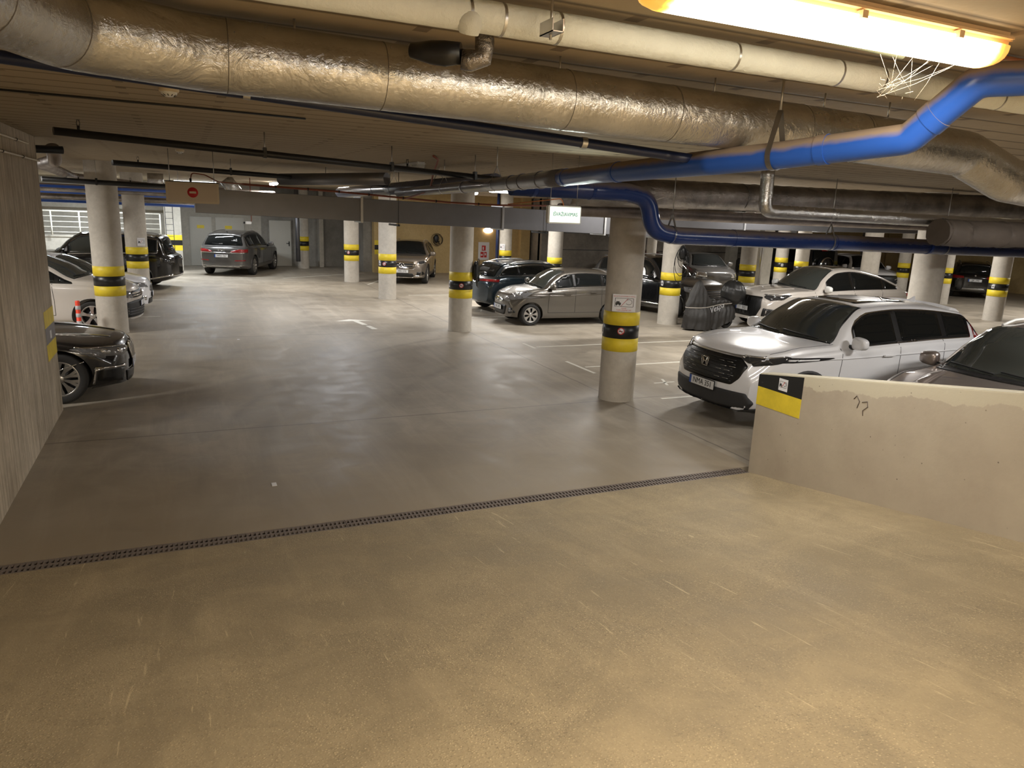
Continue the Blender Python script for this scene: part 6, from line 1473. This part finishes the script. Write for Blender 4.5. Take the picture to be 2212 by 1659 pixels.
def bmw():
    c = Car(L=5.10, W=1.90, H=1.47, wb=3.07, fo=0.87, r=0.36, clear=0.16, nose=0.70, lead=0.86, cowl=0.98, cowl_x=1.50, roof_x=2.4, roof_e=3.6, rtop=1.40, rglass_x=4.35, rglass_z=1.08, tail=0.98,
            belt_f=0.92, belt_r=1.0, wr=0.55, bowf=0.34)
    c.begin('glossy black saloon with twin kidney grille, nose past the left wall edge', *POSE['bmw'], M['paint_blackdust'])
    c.windscreen(); c.glazing((2.6, 3.5), 0.06, chrome=True); c.wheels(10, M['rim'], True); c.doors(2.6, 3.5); c.mirrors(x=2.0)
    for y in (1, -1):
        k = [(y * 0.03, 0.50), (y * 0.03, 0.72), (y * 0.10, 0.745), (y * 0.26, 0.73), (y * 0.30, 0.64), (y * 0.22, 0.51), (y * 0.1, 0.485)]
        gr = c.part('kidney_grille', M['grille'], [(k, 'front')], 0.012, 0.02)
        c.strip('kidney_rim', M['chrome'], [(k + [k[0]], 'front')], 0.022, 0.022, gr)
        c.strip('kidney_slat', M['alu'], [([(y * q, 0.52), (y * q, 0.72)], 'front') for q in (0.07, 0.11, 0.15, 0.19, 0.23)], 0.006, 0.026, gr)
    hs = [(c.X(0.04), 0.62), (c.X(0.06), 0.72), (c.X(0.62), 0.79), (c.X(0.72), 0.78), (c.X(0.50), 0.68), (c.X(0.3), 0.62)]
    hd = c.part('headlamp', M['lens'], both_front([(0.40, 0.64), (0.36, 0.72), (0.88, 0.78), (0.88, 0.66), (0.6, 0.62)]) + [(hs, sd) for sd in ('left', 'right')], 0.010, 0.02)
    c.strip('lamp_brow', M['chrome'], [([(c.X(0.08), 0.735), (c.X(0.66), 0.80)], sd) for sd in ('left', 'right')] + both_front([(0.38, 0.725), (0.38, 0.735), (0.86, 0.785), (0.86, 0.775)]), 0.014, 0.018, hd)
    c.part('lamp_eye', M['lens_bright'], both_front(circle(0.58, 0.69, 0.04, 12)) + both_front(circle(0.74, 0.71, 0.04, 12)), 0.016, parent=hd)
    ik = [(0.56, 0.24), (0.52, 0.44), (0.84, 0.48), (0.84, 0.30)]
    it = c.part('side_intake', M['grille'], both_front(ik), 0.010, 0.02)
    c.strip('intake_chrome', M['chrome'], [([(s_ * 0.50, 0.46), (s_ * 0.86, 0.49)], 'front') for s_ in (1, -1)] + [([(c.X(0.16), 0.49), (c.X(0.42), 0.46), (c.X(0.46), 0.26)], sd) for sd in ('left', 'right')], 0.03, 0.022, it)
    c.strip('fender_chrome', M['chrome'], [([(c.X(0.55), 0.60), (c.X(0.85), 0.50)], sd) for sd in ('left', 'right')], 0.014, 0.01)
    c.part('lower_intake', M['grille'], [([(-0.42, 0.20), (-0.46, 0.36), (0.46, 0.36), (0.42, 0.20)], 'front')], 0.01, 0.02)
    c.strip('bonnet_ridge', M['paint_blackdust'], [([(c.X(0.25), y * 0.34), (c.X(1.4), y * 0.56)], 'top') for y in (1, -1)], 0.05, 0.012)
    c.plate('E', 0.43)
def x1():
    c = Car(L=4.44, W=1.82, H=1.60, wb=2.67, fo=0.88, r=0.345, clear=0.22, nose=0.80, lead=0.98, cowl=1.08, cowl_x=1.25, roof_x=2.05, roof_e=3.85, rtop=1.50, rglass_x=4.22, rglass_z=1.08, tail=1.02,
            belt_f=0.99, belt_r=1.07, wr=0.58, bowr=.2)
    c.begin('black compact SUV seen from behind at the far right, red tail lamps', *POSE['x1'], M['paint_black'])
    c.windscreen(); c.glazing((2.4, 3.3)); c.rearscreen(); c.wheels(5); c.doors(2.4, 3.3); c.mirrors(); c.rails(M['alu'])
    c.part('tail_lamp', M['tail'], both_rear([(0.42, 0.89), (0.44, 0.97), (0.86, 1.0), (0.88, 0.86), (0.7, 0.86)]), 0.012, 0.02)
    c.part('bumper_insert', M['alu'], [([(-0.5, 0.34), (-0.42, 0.46), (0.42, 0.46), (0.5, 0.34)], 'rear')], 0.012, 0.02)
    c.part('exhaust_tip', M['trim'], both_rear(circle(0.62, 0.40, 0.05, 12)), 0.02)
    h, n = c.on('rear', 0, 1.0, 0.02); bm = bmesh.new(); add_lathe(bm, [(0.001, 0), (0.038, 0), (0.04, 0.01)], 16, axis='X'); bmesh.ops.translate(bm, verts=bm.verts[:], vec=h); obj('emblem', bm, M['chrome'], c.root)
    c.plate('JJK 290', 0.80, rear=True)
def tucson():
    c = Car(L=4.5, W=1.86, H=1.65, wb=2.68, fo=0.9, r=0.35, nose=0.82, lead=1.0, cowl=1.12, cowl_x=1.25, roof_x=2.1)
    c.begin('white SUV facing out in the back row, left of the far right columns', *POSE['tucson'], M['paint_white'])
    c.windscreen(M['glass']); c.glazing((2.5, 3.4)); c.rearscreen(); c.wheels(5); c.arches(); c.doors(2.5, 3.4); c.mirrors()
    gr = c.part('grille', M['grille'], [([(-0.86, 0.62), (-0.88, 0.88), (0.88, 0.88), (0.86, 0.62), (0.5, 0.5), (-0.5, 0.5)], 'front')], 0.01, 0.03)
    c.strip('grille_wing', M['alu'], [([(s_ * 0.5, 0.7), (s_ * 0.85, 0.86)], 'front') for s_ in (1, -1)] + [([(s_ * 0.6, 0.62), (s_ * 0.88, 0.76)], 'front') for s_ in (1, -1)], 0.03, 0.018, gr)
def far_grey():
    c = Car(L=4.3, W=1.80, H=1.55, wb=2.6, fo=0.88, r=0.33, nose=0.74, lead=0.92, cowl=1.05, cowl_x=1.1, roof_x=2.0, roof_e=3.7, rtop=1.46, rglass_x=4.1)
    c.begin('dark grey hatchback facing out against the rough back wall', *POSE['fargrey'], M['paint_grey'])
    c.windscreen(M['glass']); c.glazing((2.4, 3.3)); c.rearscreen(); c.wheels(5); c.mirrors()
    c.part('headlamp', M['lens_bright'], both_front([(0.50, 0.68), (0.50, 0.84), (0.84, 0.88), (0.86, 0.70)]), 0.01, 0.02)
def red_car():
    c = Car(L=4.1, W=1.76, H=1.50, wb=2.55, fo=0.85, r=0.31, nose=0.72, lead=0.9, cowl=1.02, cowl_x=1.05, roof_x=1.95, roof_e=3.5, rtop=1.43, rglass_x=3.9, rglass_z=1.05, tail=.98)
    c.begin('dark red hatchback mostly hidden behind the near column', *POSE['red'], M['paint_red'])
    c.windscreen(); c.glazing((2.2, 3.1), x1=3.5); c.rearscreen(); c.wheels(5); c.mirrors()
    c.part('tail_lamp', M['tail'], both_rear([(0.50, 0.86), (0.56, 1.20), (0.78, 1.15), (0.84, 0.86)]), 0.012, 0.02)
def gwagon():
    x, y, d = POSE['g']
    t = empty('car', (x, y, 0), math.radians(d), 'boxy black off-roader with chrome-ringed spare wheel on its back door', 'car')
    bm = bmesh.new(); prof = [(2.2, 0.45), (2.3, 0.6), (2.3, 1.05), (2.2, 1.17), (1.05, 1.20), (0.75, 1.86), (0.6, 1.95), (-2.2, 1.96), (-2.32, 1.88), (-2.38, 1.1), (-2.38, 0.5)]
    Ls = []
    for yy, ins in ((-0.92, 0), (0.92, 0)):
        Ls.append([bm.verts.new((px_, yy * (1 - 0.10 * max(0, pz - 1.1)), pz)) for px_, pz in prof])
    n = len(prof)
    bm.faces.new(Ls[0]); bm.faces.new(Ls[1][::-1])
    for k in range(n): bm.faces.new((Ls[0][k], Ls[1][k], Ls[1][(k + 1) % n], Ls[0][(k + 1) % n]))
    bmesh.ops.recalc_face_normals(bm, faces=bm.faces[:]); bmesh.ops.bevel(bm, geom=bm.edges[:], offset=0.04, segments=3, affect='EDGES')
    obj('body', bm, M['paint_black'], t, smooth=35)
    for x0, x1_ in ((0.72, 0.0), (-0.08, -0.85), (-0.95, -2.1)):
        for sg in (1, -1):
            bm = bmesh.new(); zz = (1.22, 1.78); v = [bm.verts.new((xx + (0.0 if z < 1.5 or x0 < 0.7 or xx != x0 else -0.12), sg * (0.927 * (1 - 0.10 * (z - 1.1))), z)) for xx, z in ((x0, 1.24), (x1_, 1.24), (x1_, 1.78), (x0, 1.78))]
            f = bm.faces.new(v); bmesh.ops.solidify(bm, geom=[f], thickness=0.012); bmesh.ops.recalc_face_normals(bm, faces=bm.faces[:]); obj('side_window', bm, M['glass'], t)
    obj('rear_window', box((-2.40, -0.62, 1.32), (-2.36, 0.62, 1.80), 0.02), M['glass'], t)
    for sg in (1, -1):
        obj('tail_lamp', box((-2.42, sg * 0.78 - 0.07, 0.80), (-2.36, sg * 0.78 + 0.07, 0.98), 0.01), M['tail'], t)
        obj('wing_mirror', box((0.72, sg * 1.0 - 0.09, 1.2), (0.84, sg * 1.0 + 0.09, 1.4), 0.03), M['paint_black'], t)
        obj('wheel_flare', box((1.05, sg * 0.95 - 0.05, 0.80), (2.0, sg * 0.95 + 0.05, 0.88), 0.02), M['clad'], t)
        obj('wheel_flare', box((-1.95, sg * 0.95 - 0.05, 0.80), (-1.0, sg * 0.95 + 0.05, 0.88), 0.02), M['clad'], t)
        for ax in (1.52, -1.48):
            wh = empty('wheel', (ax, sg * 0.86, 0.40)); wh.parent = t; bm = bmesh.new(); add_lathe(bm, [(0.24, -0.12), (0.37, -0.13), (0.40, -0.09), (0.40, 0.09), (0.37, 0.13), (0.24, 0.12)], 32, axis='Y'); obj('tyre', bm, M['tyre'], wh)
            bm = bmesh.new(); add_lathe(bm, [(0.001, sg * 0.10), (0.1, sg * 0.10), (0.24, sg * 0.07), (0.25, sg * 0.12)], 32, axis='Y'); obj('rim', bm, M['rim_dark'], wh)
    sp = empty('spare_wheel', (-2.50, 0.0, 1.17)); sp.parent = t
    bm = bmesh.new(); add_lathe(bm, [(0.001, -0.13), (0.33, -0.13), (0.355, -0.08), (0.355, 0.10)], 36, axis='X'); obj('spare_cover', bm, M['paint_black'], sp)
    bm = bmesh.new(); add_lathe(bm, [(0.34, -0.135), (0.37, -0.125), (0.38, -0.06), (0.36, -0.04)], 36, axis='X'); obj('chrome_ring', bm, M['chrome'], sp)
    obj('brake_lamp', box((-2.41, -0.16, 1.80), (-2.36, 0.16, 1.84), 0.01), M['tail'], t)
def scooter():
    """scooter under a tied dust cover, top box at the back"""
    x, y, d = POSE['scooter']
    t = empty('covered_scooter', (x, y, 0), math.radians(d), 'scooter under a charcoal dust cover with tie cord beside the charging column', 'scooter')
    rng = random.Random(3); bm = bmesh.new(); L_ = 1.75; n = 44
    top = pchip([(0, 0.50), (0.10, 0.78), (0.30, 1.22), (0.40, 1.34), (0.50, 1.22), (0.66, 0.92), (0.80, 0.82), (1.20, 0.84), (1.45, 0.80), (1.65, 0.66), (1.75, 0.46)])
    wid = pchip([(0, 0.10), (0.12, 0.20), (0.35, 0.34), (0.48, 0.34), (0.8, 0.27), (1.2, 0.27), (1.55, 0.22), (1.75, 0.10)])
    low = pchip([(0, 0.05), (0.5, 0.02), (0.9, 0.05), (1.2, 0.16), (1.75, 0.30)])
    rings = []; m = 40
    for i in range(n + 1):
        x_ = L_ * i / n; zt, wd, zl = top(x_), wid(x_), low(x_); ring = []
        for k in range(m + 1):
            s_ = -1 + 2 * k / m; a = abs(s_); sg = 1 if s_ >= 0 else -1
            tp = 0.62 - 0.42 * math.exp(-((x_ - 0.42) / 0.22) ** 2)
            if a < 0.2: yy = wd * tp * (a / 0.2); zz = zt - 0.03 * (a / .2) ** 2
            else: q = (a - 0.2) / 0.8; yy = wd * (tp + (1 - tp) * min(1, q * 1.5) - 0.06 * math.sin(q * 3.1)) ; zz = lerp(zt - 0.03, zl, q ** 0.9)
            fold = 0.030 * math.sin(x_ * 19 + 5 * s_ + 2 * math.sin(x_ * 6)) * max(0, a - 0.3) + 0.012 * math.sin(x_ * 43 + s_ * 9)
            tie = 0.04 * math.exp(-((zz - 0.62) / 0.06) ** 2)
            ring.append(bm.verts.new((L_ / 2 - x_ + 0.01 * math.sin(zz * 21), sg * max(0.0, yy + fold - tie), zz + 0.012 * math.sin(x_ * 31 + s_ * 4))))
        rings.append(ring)
    for A, B in zip(rings, rings[1:]):
        for k in range(m): f = bm.faces.new((A[k], A[k + 1], B[k + 1], B[k])); f.smooth = True
    bm.faces.new(rings[0]); bm.faces.new(rings[-1][::-1]); bmesh.ops.recalc_face_normals(bm, faces=bm.faces[:])
    cov = obj('dust_cover', bm, M['cover'], t)
    cvb = BVHTree.FromPolygons([v.co for v in cov.data.vertices], [p.vertices for p in cov.data.polygons])
    b2 = bmesh.new(); bmesh.ops.create_icosphere(b2, subdivisions=4, radius=1)
    for v in b2.verts:
        c = v.co; a = math.atan2(c.y, c.x); c *= 1 + 0.035 * math.sin(a * 9) * (0.4 + max(0, c.z)) + 0.02 * math.sin(c.z * 14 + a * 3)
        c.x = c.x * 0.35; c.y *= 0.33; c.z *= 0.34; c += Vector((-0.78, 0, 0.98))
    for f in b2.faces: f.smooth = True
    obj('covered_top_box', b2, M['cover_dark'], t)
    # tie cord round the cover
    pts = []
    for k in range(49):
        a = 2 * PI * k / 48; o = Vector((1.6 * math.cos(a), 1.2 * math.sin(a), 0.66 - .05 * math.cos(a))); h = cvb.ray_cast(o, Vector((0.05 * math.cos(a), 0, o.z)) - o)[0]
        if h: pts.append(h + (o - h).normalized() * 0.012)
    obj('tie_cord', tube(pts, 0.011, 6), M['cord'], t)
    me = text_mesh('Vespa', 0.22, 0.002, shear=0.3)
    sg = -1 if SC_SIDE < 0 else 1
    mt = frame_mat((-0.02, sg * 0.62, 0.60), (sg * -1, 0, 0.34), (0.34 * sg, 0, 1)) ; me.transform(mt)
    for v in me.vertices:
        o = Vector((v.co.x, sg * 1.5, v.co.z)); h = cvb.ray_cast(o, Vector((0, -sg, 0)))[0]
        if h: v.co.y = h.y
    mx = max(abs(v.co.y) for v in me.vertices)
    for v in me.vertices: v.co.y = sg * (mx * 0.8 + abs(v.co.y) * 0.2 + 0.012)
    obj('cover_lettering', me, M['white'], t)
    for ax in (0.60, -0.62):
        wh = empty('wheel', (ax, 0, 0.21)); wh.parent = t
        bm = bmesh.new(); add_lathe(bm, [(0.13, -0.05), (0.19, -0.055), (0.21, -0.03), (0.21, 0.03), (0.19, 0.055), (0.13, 0.05)], 28, axis='Y'); obj('tyre', bm, M['tyre'], wh)
        bm = bmesh.new(); add_lathe(bm, [(0.001, 0.03), (0.13, 0.02), (0.13, -0.02), (0.001, -0.03)], 24, axis='Y'); obj('rim', bm, M['rim'], wh)
    obj('exhaust', tube([(-0.2, -0.14, 0.22), (-0.72, -0.16, 0.24)], 0.05, 14), M['steel'], t)
M['cover'] = simple('charcoal_cover', (0.018, 0.016, 0.014), 0.55, var=0.3, vs=5, bmp=0.6, bs=12)
M['cover_dark'] = simple('black_cover', (0.018, 0.018, 0.018), 0.4, bmp=0.6, bs=10)
M['cord'] = simple('pale_cord', (0.42, 0.38, 0.33), 0.7)
SC_SIDE = 1
POSE = dict(crv=(9.48, 8.40, 179.5), silver=(9.95, 5.45, 184), q8=(16.85, 15.7, 174.5), picanto=(9.50, 17.95, 178), glc=(8.66, 29.82, -113.8), q7=(2.30, 33.31, 68.7), cupra=(10.0, 20.5, 8),
            blacksuv=(13.98, 19.78, -76), leftsuv=(-2.5, 27.4, 168), vw=(-3.16, 19.1, -6), ceed=(-2.95, 21.6, 0), bmw=(-3.35, 12.6, -1), x1=(33.45, 22.5, 40), tucson=(28.76, 24.56, -114), g=(25.89, 26.47, 89),
            fargrey=(20.5, 25.6, -110), red=(19.6, 28.9, 60), scooter=(13.12, 15.9, 184))
for fn in (crv, silver_suv, q8, picanto, glc, q7, cupra, black_suv, left_suv, vw, ceed, bmw, x1, tucson, far_grey, red_car, gwagon, scooter): fn()
